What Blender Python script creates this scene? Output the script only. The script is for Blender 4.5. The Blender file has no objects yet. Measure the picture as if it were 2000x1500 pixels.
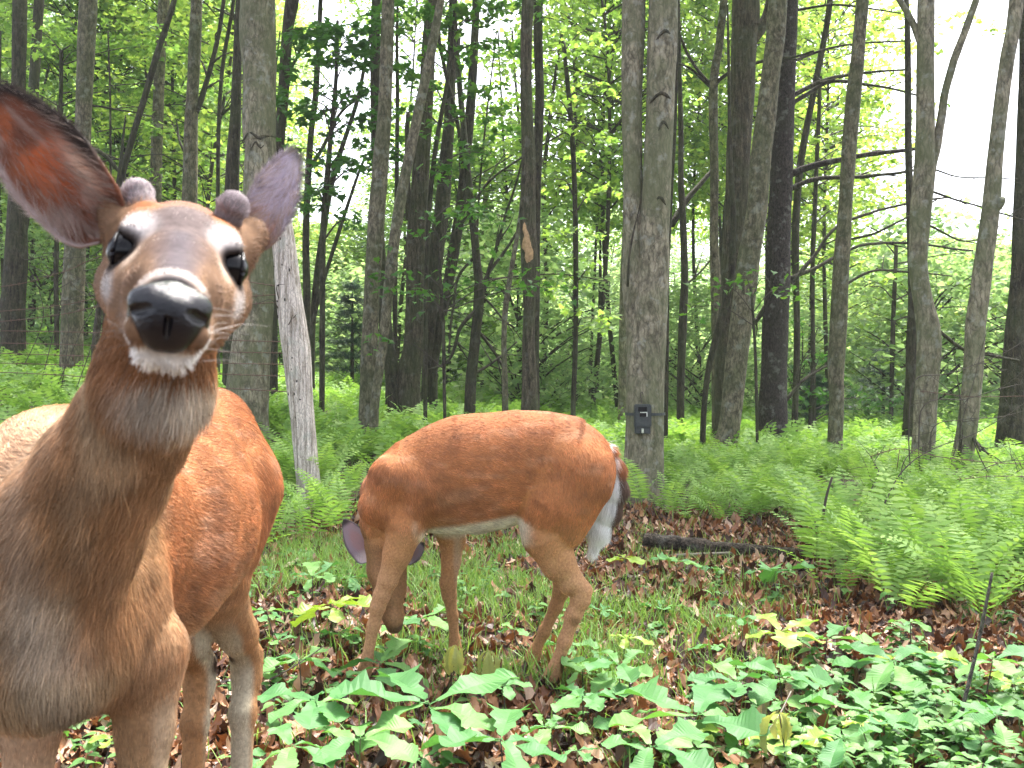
import bpy, math, random
import numpy as np
from mathutils import Vector

# ---------------------------------------------------------------- camera, world, sun, exposure
S = bpy.context.scene
COL = S.collection
H, YH, F = 1.08, 730.0, 1921.0          # camera height (m), horizon row and focal length in 2000x1500 pixels
cam_d = bpy.data.cameras.new('camera')
cam_d.sensor_width = 36.0
cam_d.lens = 36.0 * F / 2000.0
cam_d.shift_y = (YH - 750.0) / 2000.0
cam_d.clip_start = 0.05
cam_d.clip_end = 2000.0
cam_d.dof.use_dof = True
cam_d.dof.focus_distance = 5.0
cam_d.dof.aperture_fstop = 13.0
cam = bpy.data.objects.new('camera', cam_d)
cam.location = (0, 0, H)
cam.rotation_euler = (math.radians(90), 0, 0)
COL.objects.link(cam)
S.camera = cam

SUN_EL, SUN_AZ = 64.0, 28.0             # degrees; azimuth clockwise from +Y (behind the scene, a little to the right)
world = bpy.data.worlds.new('World')
S.world = world
world.use_nodes = True
wn, wl = world.node_tree.nodes, world.node_tree.links
wn.clear()
sky = wn.new('ShaderNodeTexSky')
sky.sky_type = 'NISHITA'
sky.sun_disc = False
sky.sun_elevation = math.radians(SUN_EL)
sky.sun_rotation = math.radians(SUN_AZ)
sky.air_density = 0.6
sky.dust_density = 4.0
sky.ozone_density = 0.6
bg = wn.new('ShaderNodeBackground')
bg.inputs['Strength'].default_value = 0.15
wo = wn.new('ShaderNodeOutputWorld')
hs = wn.new('ShaderNodeHueSaturation')          # thin overcast: most of the blue gone
hs.inputs['Saturation'].default_value = 0.42
wl.new(sky.outputs[0], hs.inputs['Color'])
wl.new(hs.outputs[0], bg.inputs['Color'])
wl.new(bg.outputs[0], wo.inputs['Surface'])

sun_d = bpy.data.lights.new('sun', 'SUN')
sun_d.energy = 2.5
sun_d.angle = math.radians(14)
sun_d.color = (1.0, 0.96, 0.9)
sun = bpy.data.objects.new('sun', sun_d)
el, az = math.radians(SUN_EL), math.radians(SUN_AZ)
sdir = Vector((math.sin(az) * math.cos(el), math.cos(az) * math.cos(el), math.sin(el)))
sun.rotation_euler = sdir.to_track_quat('Z', 'Y').to_euler()
sun.location = (0, 0, 30)
COL.objects.link(sun)

S.view_settings.view_transform = 'Standard'
S.view_settings.look = 'None'
S.view_settings.gamma = 1.0
S.view_settings.use_curve_mapping = False
S.view_settings.exposure = 2.47
S.render.engine = 'CYCLES'
S.cycles.use_denoising = True
S.cycles.max_bounces = 7
S.cycles.diffuse_bounces = 4
S.cycles.transmission_bounces = 4
S.cycles.glossy_bounces = 2

rng = np.random.default_rng(7)
random.seed(7)

# ---------------------------------------------------------------- helpers
def P(px, py, d):
    return np.array([(px - 1000.0) / F * d, d, H + (YH - py) / F * d])

def smooth(t):
    t = np.clip(t, 0, 1)
    return t * t * (3 - 2 * t)

def make_mesh(name, V, faces, mats=(), smooth_shade=False, attrs=None, mat_idx=None):
    """faces: (N,3) or (N,4) int array, or a list of such arrays."""
    me = bpy.data.meshes.new(name)
    if not isinstance(faces, list):
        faces = [faces]
    faces = [np.asarray(f, dtype=np.int32) for f in faces if len(f)]
    V = np.asarray(V, dtype=np.float32)
    me.vertices.add(len(V))
    me.vertices.foreach_set('co', V.ravel())
    loops = np.concatenate([f.ravel() for f in faces])
    starts, tot, cur = [], [], 0
    for f in faces:
        n, k = f.shape
        starts.append(cur + np.arange(n) * k)
        tot.append(np.full(n, k))
        cur += n * k
    starts, tot = np.concatenate(starts), np.concatenate(tot)
    me.loops.add(len(loops))
    me.loops.foreach_set('vertex_index', loops.astype(np.int32))
    me.polygons.add(len(starts))
    me.polygons.foreach_set('loop_start', starts.astype(np.int32))
    me.polygons.foreach_set('loop_total', tot.astype(np.int32))
    if mat_idx is not None:
        me.polygons.foreach_set('material_index', np.asarray(mat_idx, dtype=np.int32))
    me.update(calc_edges=True)
    me.polygons.foreach_set('use_smooth', np.full(len(starts), smooth_shade))
    for m in mats:
        me.materials.append(m)
    if attrs:
        for k, a in attrs.items():
            a = np.asarray(a, dtype=np.float32)
            if a.ndim == 1:
                at = me.attributes.new(k, 'FLOAT', 'POINT'); at.data.foreach_set('value', a)
            else:
                at = me.attributes.new(k, 'FLOAT_COLOR', 'POINT')
                at.data.foreach_set('color', np.concatenate([a, np.ones((len(a), 1), np.float32)], 1).ravel())
    return me

def link(name, data, parent=None, loc=None):
    o = bpy.data.objects.new(name, data)
    COL.objects.link(o)
    if parent is not None:
        o.parent = parent
        o.location = -np.array(parent.location) if loc is None else loc
    elif loc is not None:
        o.location = loc
    return o

def tag(o, label=None, cat=None, group=None, kind=None):
    if label: o['label'] = label
    if cat: o['category'] = cat
    if group: o['group'] = group
    if kind: o['kind'] = kind
    return o

def thing(name, loc, label, cat, group=None):
    o = bpy.data.objects.new(name, None)
    o.location = [float(v) for v in loc]
    o.empty_display_size = 0.1
    COL.objects.link(o)
    return tag(o, label, cat, group)

def rot_mats(yaw, pitch, roll):
    """arrays -> (N,3,3): roll about x, pitch about y, yaw about z"""
    cy, sy, cp, sp, cr, sr = np.cos(yaw), np.sin(yaw), np.cos(pitch), np.sin(pitch), np.cos(roll), np.sin(roll)
    M = np.empty((len(yaw), 3, 3))
    M[:, 0, 0] = cy * cp; M[:, 0, 1] = cy * sp * sr - sy * cr; M[:, 0, 2] = cy * sp * cr + sy * sr
    M[:, 1, 0] = sy * cp; M[:, 1, 1] = sy * sp * sr + cy * cr; M[:, 1, 2] = sy * sp * cr - cy * sr
    M[:, 2, 0] = -sp;     M[:, 2, 1] = cp * sr;                M[:, 2, 2] = cp * cr
    return M

def scatter(tv, tf, M, T, scale=None):
    """instances of a template joined into V, F"""
    tv = np.asarray(tv); n = len(M)
    if scale is not None:
        M = M * np.asarray(scale)[:, None, None]
    V = np.einsum('nij,kj->nki', M, tv) + T[:, None, :]
    Fc = np.asarray(tf)[None] + (np.arange(n) * len(tv))[:, None, None]
    return V.reshape(-1, 3), Fc.reshape(-1, np.asarray(tf).shape[1])

def hash3(i, j, k, seed=0):
    h = (i * 374761393 + j * 668265263 + k * 2147483647 * 0 + k * 1274126177 + seed * 974634777) & 0xFFFFFFFF
    h = ((h ^ (h >> 13)) * 1274126177) & 0xFFFFFFFF
    return ((h ^ (h >> 16)) & 0xFFFFFF) / float(0xFFFFFF)

def vnoise(p, freq=1.0, seed=0):
    """value noise, p (N,3), about -1..1"""
    q = np.asarray(p, dtype=np.float64) * freq
    i = np.floor(q).astype(np.int64)
    f = q - i
    f = f * f * (3 - 2 * f)
    r = 0
    for a in (0, 1):
        for b in (0, 1):
            for c in (0, 1):
                w = (f[:, 0] if a else 1 - f[:, 0]) * (f[:, 1] if b else 1 - f[:, 1]) * (f[:, 2] if c else 1 - f[:, 2])
                r = r + w * hash3(i[:, 0] + a, i[:, 1] + b, i[:, 2] + c, seed)
    return r * 2 - 1

def ground_z(x, y):
    x = np.asarray(x, float); y = np.asarray(y, float)
    yy = np.maximum(y, 0.5)
    u = np.clip(x / yy, -0.8, 0.8)
    sl = np.clip(0.035 - 0.3 * u, 0.0, 0.24)
    e = 15 * (1 - np.exp(-np.maximum(y - 7.0, 0) / 15.0))
    z = sl * e
    p = np.stack([x, y, np.zeros_like(x)], -1).reshape(-1, 3)
    nz = (0.035 * vnoise(p, 0.7, 3) + 0.012 * vnoise(p, 2.6, 4)).reshape(x.shape)
    near = smooth((y - 2.2) / 2.0)
    return z + nz * (0.35 + 0.65 * near)

def gz(x, y):
    return float(ground_z(np.array([x]), np.array([y]))[0])

def catmull(pts, n):
    pts = np.asarray(pts, float)
    if len(pts) == 2:
        t = np.linspace(0, 1, n)[:, None]
        return pts[0] * (1 - t) + pts[1] * t
    p = np.vstack([2 * pts[0] - pts[1], pts, 2 * pts[-1] - pts[-2]])
    s = np.linspace(0, len(pts) - 1, n)
    i = np.minimum(s.astype(int), len(pts) - 2)
    t = (s - i)[:, None]
    a, b, c, d = p[i], p[i + 1], p[i + 2], p[i + 3]
    return 0.5 * ((2 * b) + (-a + c) * t + (2 * a - 5 * b + 4 * c - d) * t ** 2 + (-a + 3 * b - 3 * c + d) * t ** 3)

def tube(pts, rad, sides=8, cap=True, bump=0.0, freq=6.0, seed=0, flute=0.0):
    """pts (n,3), rad (n,) -> V,F(quads), capfaces"""
    pts = np.asarray(pts, float); rad = np.asarray(rad, float); n = len(pts)
    tg = np.gradient(pts, axis=0)
    tg /= np.linalg.norm(tg, axis=1)[:, None] + 1e-9
    ref = np.array([0, 1.0, 0]) if abs(tg[0][1]) < 0.9 else np.array([1.0, 0, 0])
    A = np.cross(tg, ref); A /= np.linalg.norm(A, axis=1)[:, None]
    B = np.cross(tg, A)
    th = np.linspace(0, 2 * np.pi, sides, endpoint=False)
    dirs = A[:, None] * np.cos(th)[None, :, None] + B[:, None] * np.sin(th)[None, :, None]
    R = rad[:, None] * np.ones(sides)[None]
    if flute:
        R = R * (1 + flute * np.maximum(0, np.sin(th * 5 + seed))[None] * np.exp(-np.arange(n) / (n * 0.06 + 1))[:, None])
    V = pts[:, None] + dirs * R[..., None]
    if bump:
        q = (V * np.array([1, 1, 0.35])).reshape(-1, 3)
        nn = (vnoise(q, freq, seed) + 0.5 * vnoise(q, freq * 2.3, seed + 1)).reshape(n, sides)
        V = V + dirs * (nn * bump * R)[..., None]
    V = V.reshape(-1, 3)
    i = np.arange(n - 1)[:, None] * sides; j = np.arange(sides)[None]; j2 = (j + 1) % sides
    Fq = np.stack([i + j, i + j2, i + sides + j2, i + sides + j], -1).reshape(-1, 4)
    if cap:
        V = np.vstack([V, pts[0], pts[-1]])
        c0, c1 = len(V) - 2, len(V) - 1
        jj = np.arange(sides); jn = (jj + 1) % sides
        caps = np.vstack([np.stack([np.full(sides, c0), jn, jj], -1),
                          np.stack([np.full(sides, c1), (n - 1) * sides + jj, (n - 1) * sides + jn], -1)])
    else:
        caps = np.zeros((0, 3), int)
    return V, Fq, caps

def tube_mesh(name, pts, rad, mat, **kw):
    V, q, t = tube(pts, rad, **kw)
    return make_mesh(name, V, [q, t] if len(t) else q, [mat], True)

class Join:
    def __init__(s): s.V, s.Q, s.T, s.n = [], [], [], 0
    def add(s, V, q=None, t=None):
        s.V.append(V)
        if q is not None and len(q): s.Q.append(np.asarray(q) + s.n)
        if t is not None and len(t): s.T.append(np.asarray(t) + s.n)
        s.n += len(V)
    def mesh(s, name, mats, smooth_shade=False):
        fs = []
        if s.Q: fs.append(np.vstack(s.Q))
        if s.T: fs.append(np.vstack(s.T))
        return make_mesh(name, np.vstack(s.V), fs, mats, smooth_shade)

# ---------------------------------------------------------------- materials
def newmat(name):
    m = bpy.data.materials.new(name)
    m.use_nodes = True
    nt = m.node_tree
    nt.nodes.clear()
    return m, nt.nodes, nt.links

def ramp(n, stops):
    r = n.new('ShaderNodeValToRGB')
    e = r.color_ramp.elements
    while len(e) < len(stops): e.new(0.5)
    for k, (p, c) in enumerate(stops):
        e[k].position = p
        e[k].color = (c[0], c[1], c[2], 1)
    return r

def noise(n, l, scale, detail=3, vec=None, rough=0.6):
    t = n.new('ShaderNodeTexNoise')
    t.inputs['Scale'].default_value = scale
    t.inputs['Detail'].default_value = detail
    t.inputs['Roughness'].default_value = rough
    if vec is not None: l.new(vec, t.inputs['Vector'])
    return t

def leaf_mat(name, stops, trans=0.5, tcol=(1.35, 1.35, 0.7), rough=0.5, spec=0.3, tint_scale=0.25, obj=0.45):
    m, n, l = newmat(name)
    g = n.new('ShaderNodeNewGeometry')
    oi = n.new('ShaderNodeObjectInfo')
    add = n.new('ShaderNodeMath'); add.operation = 'MULTIPLY_ADD'
    add.inputs[1].default_value = obj
    l.new(oi.outputs['Random'], add.inputs[0])
    m2 = n.new('ShaderNodeMath'); m2.operation = 'MULTIPLY'; m2.inputs[1].default_value = 1 - obj
    l.new(g.outputs['Random Per Island'], m2.inputs[0])
    l.new(m2.outputs[0], add.inputs[2])
    r = ramp(n, stops)
    l.new(add.outputs[0], r.inputs[0])
    tc = n.new('ShaderNodeTexCoord')
    nz = noise(n, l, 14, 3, tc.outputs['Object'])
    mx = n.new('ShaderNodeMix'); mx.data_type = 'RGBA'; mx.blend_type = 'MULTIPLY'
    mx.inputs[0].default_value = tint_scale
    l.new(r.outputs[0], mx.inputs[6]); 
    rr = ramp(n, [(0.3, (0.5, 0.55, 0.5)), (0.7, (1.3, 1.3, 1.2))])
    l.new(nz.outputs[0], rr.inputs[0]); l.new(rr.outputs[0], mx.inputs[7])
    p = n.new('ShaderNodeBsdfPrincipled')
    p.inputs['Roughness'].default_value = rough
    p.inputs['Specular IOR Level'].default_value = spec
    l.new(mx.outputs[2], p.inputs['Base Color'])
    t = n.new('ShaderNodeBsdfTranslucent')
    m3 = n.new('ShaderNodeMix'); m3.data_type = 'RGBA'; m3.blend_type = 'MULTIPLY'; m3.inputs[0].default_value = 1
    m3.clamp_result = False
    m3.inputs[7].default_value = (*tcol, 1)
    l.new(mx.outputs[2], m3.inputs[6]); l.new(m3.outputs[2], t.inputs['Color'])
    ms = n.new('ShaderNodeMixShader'); ms.inputs[0].default_value = trans
    l.new(p.outputs[0], ms.inputs[1]); l.new(t.outputs[0], ms.inputs[2])
    o = n.new('ShaderNodeOutputMaterial'); l.new(ms.outputs[0], o.inputs[0])
    return m

def bark_mat(name, c1, c2, moss=(0.06, 0.075, 0.03), moss_amt=0.5, vscale=1.0, ridge=0.5, stretch=0.25, lichen=0.3, crack=0.5):
    m, n, l = newmat(name)
    tc = n.new('ShaderNodeTexCoord')
    mp = n.new('ShaderNodeMapping'); mp.inputs['Scale'].default_value = (1, 1, stretch)
    l.new(tc.outputs['Object'], mp.inputs[0])
    n1 = noise(n, l, 22 * vscale, 6, mp.outputs[0], 0.7)
    n2 = noise(n, l, 2.2, 4, tc.outputs['Object'])
    n3 = noise(n, l, 60, 3, tc.outputs['Object'])
    r1 = ramp(n, [(0.38, c1), (0.62, c2)])
    l.new(n1.outputs[0], r1.inputs[0])
    # cracks between ridges
    mp2 = n.new('ShaderNodeMapping'); mp2.inputs['Scale'].default_value = (1, 1, 0.14 if stretch < 1 else 1.5)
    wob = noise(n, l, 6, 3, tc.outputs['Object'])
    va = n.new('ShaderNodeVectorMath'); va.operation = 'MULTIPLY_ADD'; va.inputs[1].default_value = (0.12, 0.12, 0.3)
    l.new(wob.outputs['Color'], va.inputs[0]); l.new(tc.outputs['Object'], va.inputs[2]); l.new(va.outputs[0], mp2.inputs[0])
    vo = n.new('ShaderNodeTexVoronoi'); vo.feature = 'DISTANCE_TO_EDGE'; vo.inputs['Scale'].default_value = 30 * vscale
    l.new(mp2.outputs[0], vo.inputs['Vector'])
    rc = ramp(n, [(0.0, (1 - crack,) * 3), (0.16, (1, 1, 1))])
    l.new(vo.outputs['Distance'], rc.inputs[0])
    mc = n.new('ShaderNodeMix'); mc.data_type = 'RGBA'; mc.blend_type = 'MULTIPLY'; mc.inputs[0].default_value = 1
    l.new(r1.outputs[0], mc.inputs[6]); l.new(rc.outputs[0], mc.inputs[7])
    mx = n.new('ShaderNodeMix'); mx.data_type = 'RGBA'
    rm = ramp(n, [(0.42, (0, 0, 0)), (0.6, (moss_amt,) * 3)])
    l.new(n2.outputs[0], rm.inputs[0]); l.new(rm.outputs[0], mx.inputs[0])
    l.new(mc.outputs[2], mx.inputs[6]); mx.inputs[7].default_value = (*moss, 1)
    mx2 = n.new('ShaderNodeMix'); mx2.data_type = 'RGBA'
    n4 = noise(n, l, 9, 4, tc.outputs['Object'])
    rl = ramp(n, [(0.56, (0, 0, 0)), (0.66, (lichen,) * 3)])
    l.new(n4.outputs[0], rl.inputs[0]); l.new(rl.outputs[0], mx2.inputs[0])
    l.new(mx.outputs[2], mx2.inputs[6]); mx2.inputs[7].default_value = (0.34, 0.35, 0.31, 1)
    p = n.new('ShaderNodeBsdfPrincipled'); p.inputs['Roughness'].default_value = 0.85
    p.inputs['Specular IOR Level'].default_value = 0.25
    l.new(mx2.outputs[2], p.inputs['Base Color'])
    b = n.new('ShaderNodeBump'); b.inputs['Strength'].default_value = ridge; b.inputs['Distance'].default_value = 0.02
    ad = n.new('ShaderNodeMath'); ad.operation = 'MULTIPLY_ADD'; ad.inputs[1].default_value = 0.25
    cr = n.new('ShaderNodeMath'); cr.operation = 'MULTIPLY_ADD'; cr.inputs[1].default_value = 0.8
    l.new(rc.outputs[0], cr.inputs[0]); l.new(n1.outputs[0], cr.inputs[2])
    l.new(n3.outputs[0], ad.inputs[0]); l.new(cr.outputs[0], ad.inputs[2])
    l.new(ad.outputs[0], b.inputs['Height']); l.new(b.outputs[0], p.inputs['Normal'])
    o = n.new('ShaderNodeOutputMaterial'); l.new(p.outputs[0], o.inputs[0])
    return m

def plain(name, col, rough=0.6, metal=0.0, spec=0.5, nscale=40, var=0.25, bump=0.0):
    m, n, l = newmat(name)
    tc = n.new('ShaderNodeTexCoord')
    nz = noise(n, l, nscale, 4, tc.outputs['Object'])
    r = ramp(n, [(0.3, tuple(c * (1 - var) for c in col)), (0.7, tuple(min(1, c * (1 + var)) for c in col))])
    l.new(nz.outputs[0], r.inputs[0])
    p = n.new('ShaderNodeBsdfPrincipled'); p.inputs['Roughness'].default_value = rough
    p.inputs['Metallic'].default_value = metal; p.inputs['Specular IOR Level'].default_value = spec
    l.new(r.outputs[0], p.inputs['Base Color'])
    if bump:
        b = n.new('ShaderNodeBump'); b.inputs['Strength'].default_value = bump; b.inputs['Distance'].default_value = 0.003
        l.new(nz.outputs[0], b.inputs['Height']); l.new(b.outputs[0], p.inputs['Normal'])
    o = n.new('ShaderNodeOutputMaterial'); l.new(p.outputs[0], o.inputs[0])
    return m

M = {}
M['bark_grey'] = bark_mat('bark_grey', (0.07, 0.06, 0.04), (0.24, 0.205, 0.14), vscale=0.9, ridge=0.35, stretch=0.6)
M['bark_ridged'] = bark_mat('bark_ridged', (0.035, 0.028, 0.02), (0.16, 0.13, 0.09), vscale=1.6, ridge=0.9, stretch=0.12, lichen=0.15)
M['bark_dark'] = bark_mat('bark_dark', (0.022, 0.018, 0.013), (0.09, 0.074, 0.05), vscale=1.4, ridge=0.8, stretch=0.2, moss_amt=0.4, lichen=0.1)
M['bark_pine'] = bark_mat('bark_pine', (0.03, 0.024, 0.024), (0.105, 0.08, 0.075), vscale=2.4, ridge=1.0, stretch=0.5, moss_amt=0.15, lichen=0.35)
M['bark_pale'] = bark_mat('bark_pale', (0.12, 0.105, 0.07), (0.33, 0.29, 0.205), vscale=0.8, ridge=0.5, stretch=0.5, moss_amt=0.75, lichen=0.4, moss=(0.11, 0.12, 0.06))
M['dead_white'] = bark_mat('dead_white', (0.26, 0.21, 0.17), (0.82, 0.73, 0.67), vscale=2.2, ridge=0.6, stretch=0.06, moss_amt=0.0, lichen=0.5, crack=0.35)
M['birch_white'] = bark_mat('birch_white', (0.5, 0.47, 0.46), (0.82, 0.8, 0.78), vscale=0.9, ridge=0.2, stretch=2.5, moss_amt=0.0, lichen=0.0, crack=0.0)
M['twig'] = plain('twig', (0.055, 0.042, 0.032), 0.85, nscale=30)
M['twig_grey'] = plain('twig_grey', (0.16, 0.14, 0.11), 0.85, nscale=30)
M['log'] = bark_mat('log', (0.012, 0.009, 0.007), (0.17, 0.13, 0.10), vscale=2.2, ridge=1.0, stretch=1.0, moss_amt=0.1, lichen=0.2)
M['bare_wood'] = plain('bare_wood', (0.42, 0.26, 0.13), 0.7, nscale=18, var=0.5)
M['scar'] = plain('scar', (0.02, 0.016, 0.012), 0.9, nscale=20)
M['fern'] = leaf_mat('fern_frond', [(0.0, (0.12, 0.23, 0.05)), (0.5, (0.21, 0.36, 0.085)), (1.0, (0.36, 0.51, 0.15))], 0.42, (1.25, 1.3, 0.7), rough=0.6)
M['maple_near'] = leaf_mat('maple_leaf', [(0.0, (0.04, 0.11, 0.035)), (0.6, (0.075, 0.18, 0.045)), (1.0, (0.15, 0.25, 0.05))], 0.5, (1.5, 1.6, 0.7))
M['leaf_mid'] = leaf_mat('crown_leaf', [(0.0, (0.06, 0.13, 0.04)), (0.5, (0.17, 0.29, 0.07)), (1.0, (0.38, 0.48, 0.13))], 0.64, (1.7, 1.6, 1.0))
M['leaf_far'] = leaf_mat('far_leaf', [(0.0, (0.12, 0.2, 0.09)), (0.5, (0.23, 0.34, 0.15)), (1.0, (0.45, 0.52, 0.27))], 0.58, (1.6, 1.6, 1.2))  # paler greens paint haze and brightness into the shaded far leaves
M['needle'] = leaf_mat('needle', [(0.0, (0.02, 0.055, 0.035)), (1.0, (0.06, 0.12, 0.075))], 0.25, (1, 1, 1))
M['oak_leaf'] = leaf_mat('seedling_leaf', [(0.0, (0.05, 0.16, 0.05)), (0.5, (0.10, 0.25, 0.075)), (1.0, (0.19, 0.36, 0.09))], 0.3, (1.2, 1.3, 0.6), rough=0.55, spec=0.3, obj=0.75)
M['oak_lime'] = leaf_mat('seedling_leaf_lime', [(0.0, (0.2, 0.33, 0.04)), (1.0, (0.29, 0.4, 0.06))], 0.35, (1.2, 1.2, 0.6), rough=0.45, spec=0.4)
M['oak_wilt'] = leaf_mat('seedling_leaf_wilted', [(0.0, (0.3, 0.36, 0.11)), (1.0, (0.4, 0.4, 0.15))], 0.35, (1.2, 1.1, 0.6))
M['cover_leaf'] = leaf_mat('cover_leaf', [(0.0, (0.05, 0.13, 0.03)), (0.5, (0.1, 0.23, 0.06)), (1.0, (0.19, 0.32, 0.075))], 0.35, (1.2, 1.3, 0.6))
M['grass'] = leaf_mat('grass_blade', [(0.0, (0.09, 0.19, 0.04)), (0.6, (0.18, 0.32, 0.08)), (1.0, (0.36, 0.42, 0.17))], 0.4, (1.2, 1.2, 0.6))
M['litter'] = leaf_mat('dead_leaf', [(0.0, (0.02, 0.010, 0.006)), (0.25, (0.07, 0.026, 0.012)), (0.6, (0.22, 0.088, 0.034)), (0.85, (0.34, 0.17, 0.08)), (1.0, (0.55, 0.40, 0.31))], 0.12, (1.2, 0.9, 0.6), rough=0.45, spec=0.45, tint_scale=0.5, obj=0.0)
M['stem'] = plain('stem', (0.09, 0.12, 0.035), 0.6)
# ---------------------------------------------------------------- ground
def build_ground():
    ys = np.concatenate([np.linspace(-3, 1.0, 12, endpoint=False), np.linspace(1.0, 12, 150, endpoint=False), np.linspace(12, 40, 70, endpoint=False), np.linspace(40, 400, 30)])
    us = np.linspace(-1, 1, 170)
    Y = np.repeat(ys[:, None], len(us), 1)
    W = np.maximum(5.0, 0.95 * Y + 3)
    X = us[None] * W
    Z = ground_z(X, Y)
    Z = Z - 0.012 * np.maximum(0, Y - 60)
    V = np.stack([X, Y, Z], -1).reshape(-1, 3)
    a, b = len(ys), len(us)
    i = (np.arange(a - 1)[:, None] * b + np.arange(b - 1)[None]).ravel()
    Fq = np.stack([i, i + 1, i + b + 1, i + b], -1)
    m, n, l = newmat('forest_floor')
    tc = n.new('ShaderNodeTexCoord')
    n1 = noise(n, l, 26, 6, tc.outputs['Object'], 0.75)
    n2 = noise(n, l, 1.3, 4, tc.outputs['Object'])
    r1 = ramp(n, [(0.3, (0.018, 0.012, 0.008)), (0.5, (0.06, 0.035, 0.02)), (0.72, (0.15, 0.085, 0.05))])
    l.new(n1.outputs[0], r1.inputs[0])
    mx = n.new('ShaderNodeMix'); mx.data_type = 'RGBA'
    rg = ramp(n, [(0.5, (0, 0, 0)), (0.7, (0.6, 0.6, 0.6))]); l.new(n2.outputs[0], rg.inputs[0])
    l.new(rg.outputs[0], mx.inputs[0]); l.new(r1.outputs[0], mx.inputs[6]); mx.inputs[7].default_value = (0.045, 0.06, 0.02, 1)
    # beyond the wood the floor is grass
    sx = n.new('ShaderNodeSeparateXYZ'); l.new(tc.outputs['Object'], sx.inputs[0])
    mr = n.new('ShaderNodeMapRange'); mr.inputs[1].default_value = 14; mr.inputs[2].default_value = 26
    l.new(sx.outputs[1], mr.inputs[0])
    n3 = noise(n, l, 0.6, 5, tc.outputs['Object'])
    r3 = ramp(n, [(0.3, (0.07, 0.13, 0.03)), (0.7, (0.2, 0.27, 0.08))]); l.new(n3.outputs[0], r3.inputs[0])
    mx2 = n.new('ShaderNodeMix'); mx2.data_type = 'RGBA'
    l.new(mr.outputs[0], mx2.inputs[0]); l.new(mx.outputs[2], mx2.inputs[6]); l.new(r3.outputs[0], mx2.inputs[7])
    p = n.new('ShaderNodeBsdfPrincipled'); p.inputs['Roughness'].default_value = 0.9
    l.new(mx2.outputs[2], p.inputs['Base Color'])
    b_ = n.new('ShaderNodeBump'); b_.inputs['Strength'].default_value = 0.8; b_.inputs['Distance'].default_value = 0.02
    l.new(n1.outputs[0], b_.inputs['Height']); l.new(b_.outputs[0], p.inputs['Normal'])
    o = n.new('ShaderNodeOutputMaterial'); l.new(p.outputs[0], o.inputs[0])
    tag(link('ground', make_mesh('ground', V, Fq, [m], True)), kind='structure', label='brown leafy forest floor rising gently to the left')

def pxpos(n, px0, px1, d0, d1):
    """random ground points, uniform over the area of a wedge given by pixel columns and depths"""
    d = np.sqrt(rng.uniform(d0 * d0, d1 * d1, n))
    px = rng.uniform(px0, px1, n)
    return px, d, (px - 1000) / F * d

def fern_dmin(px):
    return np.interp(px, [-400, 0, 450, 640, 720, 780, 1190, 1250, 1300, 1500, 1570, 1640, 1750, 2000, 2300],
                     [4.2, 4.6, 5.6, 6.0, 6.6, 8.4, 9.0, 7.6, 6.8, 6.3, 5.3, 4.5, 4.15, 4.0, 3.9])

def grass_amount(px, d):
    a = np.exp(-(((px - 950) / 330) ** 2) - ((d - 4.7) / 1.3) ** 2)
    a = a + 0.55 * np.exp(-(((px - 620) / 130) ** 2) - ((d - 5.3) / 0.9) ** 2)
    a = a + 0.55 * np.exp(-(((px - 1330) / 240) ** 2) - ((d - 3.75) / 0.6) ** 2)
    return a

# curled oak-like dead leaf
def leaf_outline(nl=4, depth=0.3, w=0.3, seed=0, oval=False):
    """half outline (t, halfwidth) of a lobed leaf, t from stem to tip"""
    r = np.random.default_rng(seed)
    if not oval and nl >= 5:
        m = nl * 3
        t = np.linspace(0, 1, m + 1)
        env = w * (0.16 + 1.15 * t ** 1.15) * np.sqrt(np.clip(1 - ((t - 0.62) / 0.39).clip(0) ** 2, 0, 1))
        hw = env * (1 - depth * (0.5 + 0.5 * np.cos(2 * np.pi * (nl * t + 0.1))) * r.uniform(0.7, 1.3, m + 1)) + 0.004
        return t, hw
    t, hw = [0.0], [0.008]
    for k in range(nl):
        a = (k + 0.25) / nl; b = (k + 0.85) / nl
        env = lambda s: w * (np.sin(np.pi * min(1, max(0, s)) ** 0.85) ** 0.75) + 0.01
        envw = lambda s: env(s) if oval else w * (0.25 + 1.25 * s) * (1 - max(0, (s - 0.72) / 0.29) ** 2) + 0.01
        t.append(a); hw.append(envw(a) * (1 - depth * r.uniform(0.6, 1.1)))
        t.append(b - 0.12 / nl * 2); hw.append(envw(b) * r.uniform(0.92, 1.06))
        t.append(b + 0.03); hw.append(envw(b) * r.uniform(0.9, 1.0))
    t.append(1.0); hw.append(0.004)
    return np.minimum(np.array(t), 1.0), np.maximum(np.array(hw), 0.004)

def leaf_template(nl=4, depth=0.3, w=0.3, seed=0, fold=0.25, curl=0.35, twist=0.0, oval=False, wave=0.0):
    t, hw = leaf_outline(nl, depth, w, seed, oval)
    n = len(t)
    r = np.random.default_rng(seed + 50)
    ph = r.uniform(0, 6, 4)
    def place(tt, x):
        z = fold * np.abs(x) - curl * tt * tt + wave * np.sin(tt * 9 + ph[0] + np.sign(x) * ph[1]) * np.abs(x)
        y = tt * (1 - 0.12 * curl)
        z = z + twist * x * tt
        return np.stack([x, y, z], -1)
    L_ = place(t, -hw); Mi = place(t, np.zeros(n)); R_ = place(t, hw)
    V = np.vstack([L_, Mi, R_])
    i = np.arange(n - 1)
    q1 = np.stack([i, n + i, n + i + 1, i + 1], -1)
    q2 = np.stack([n + i, 2 * n + i, 2 * n + i + 1, n + i + 1], -1)
    return V, np.vstack([q1, q2])

def tri(q):
    return np.vstack([q[:, [0, 1, 2]], q[:, [0, 2, 3]]])

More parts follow.
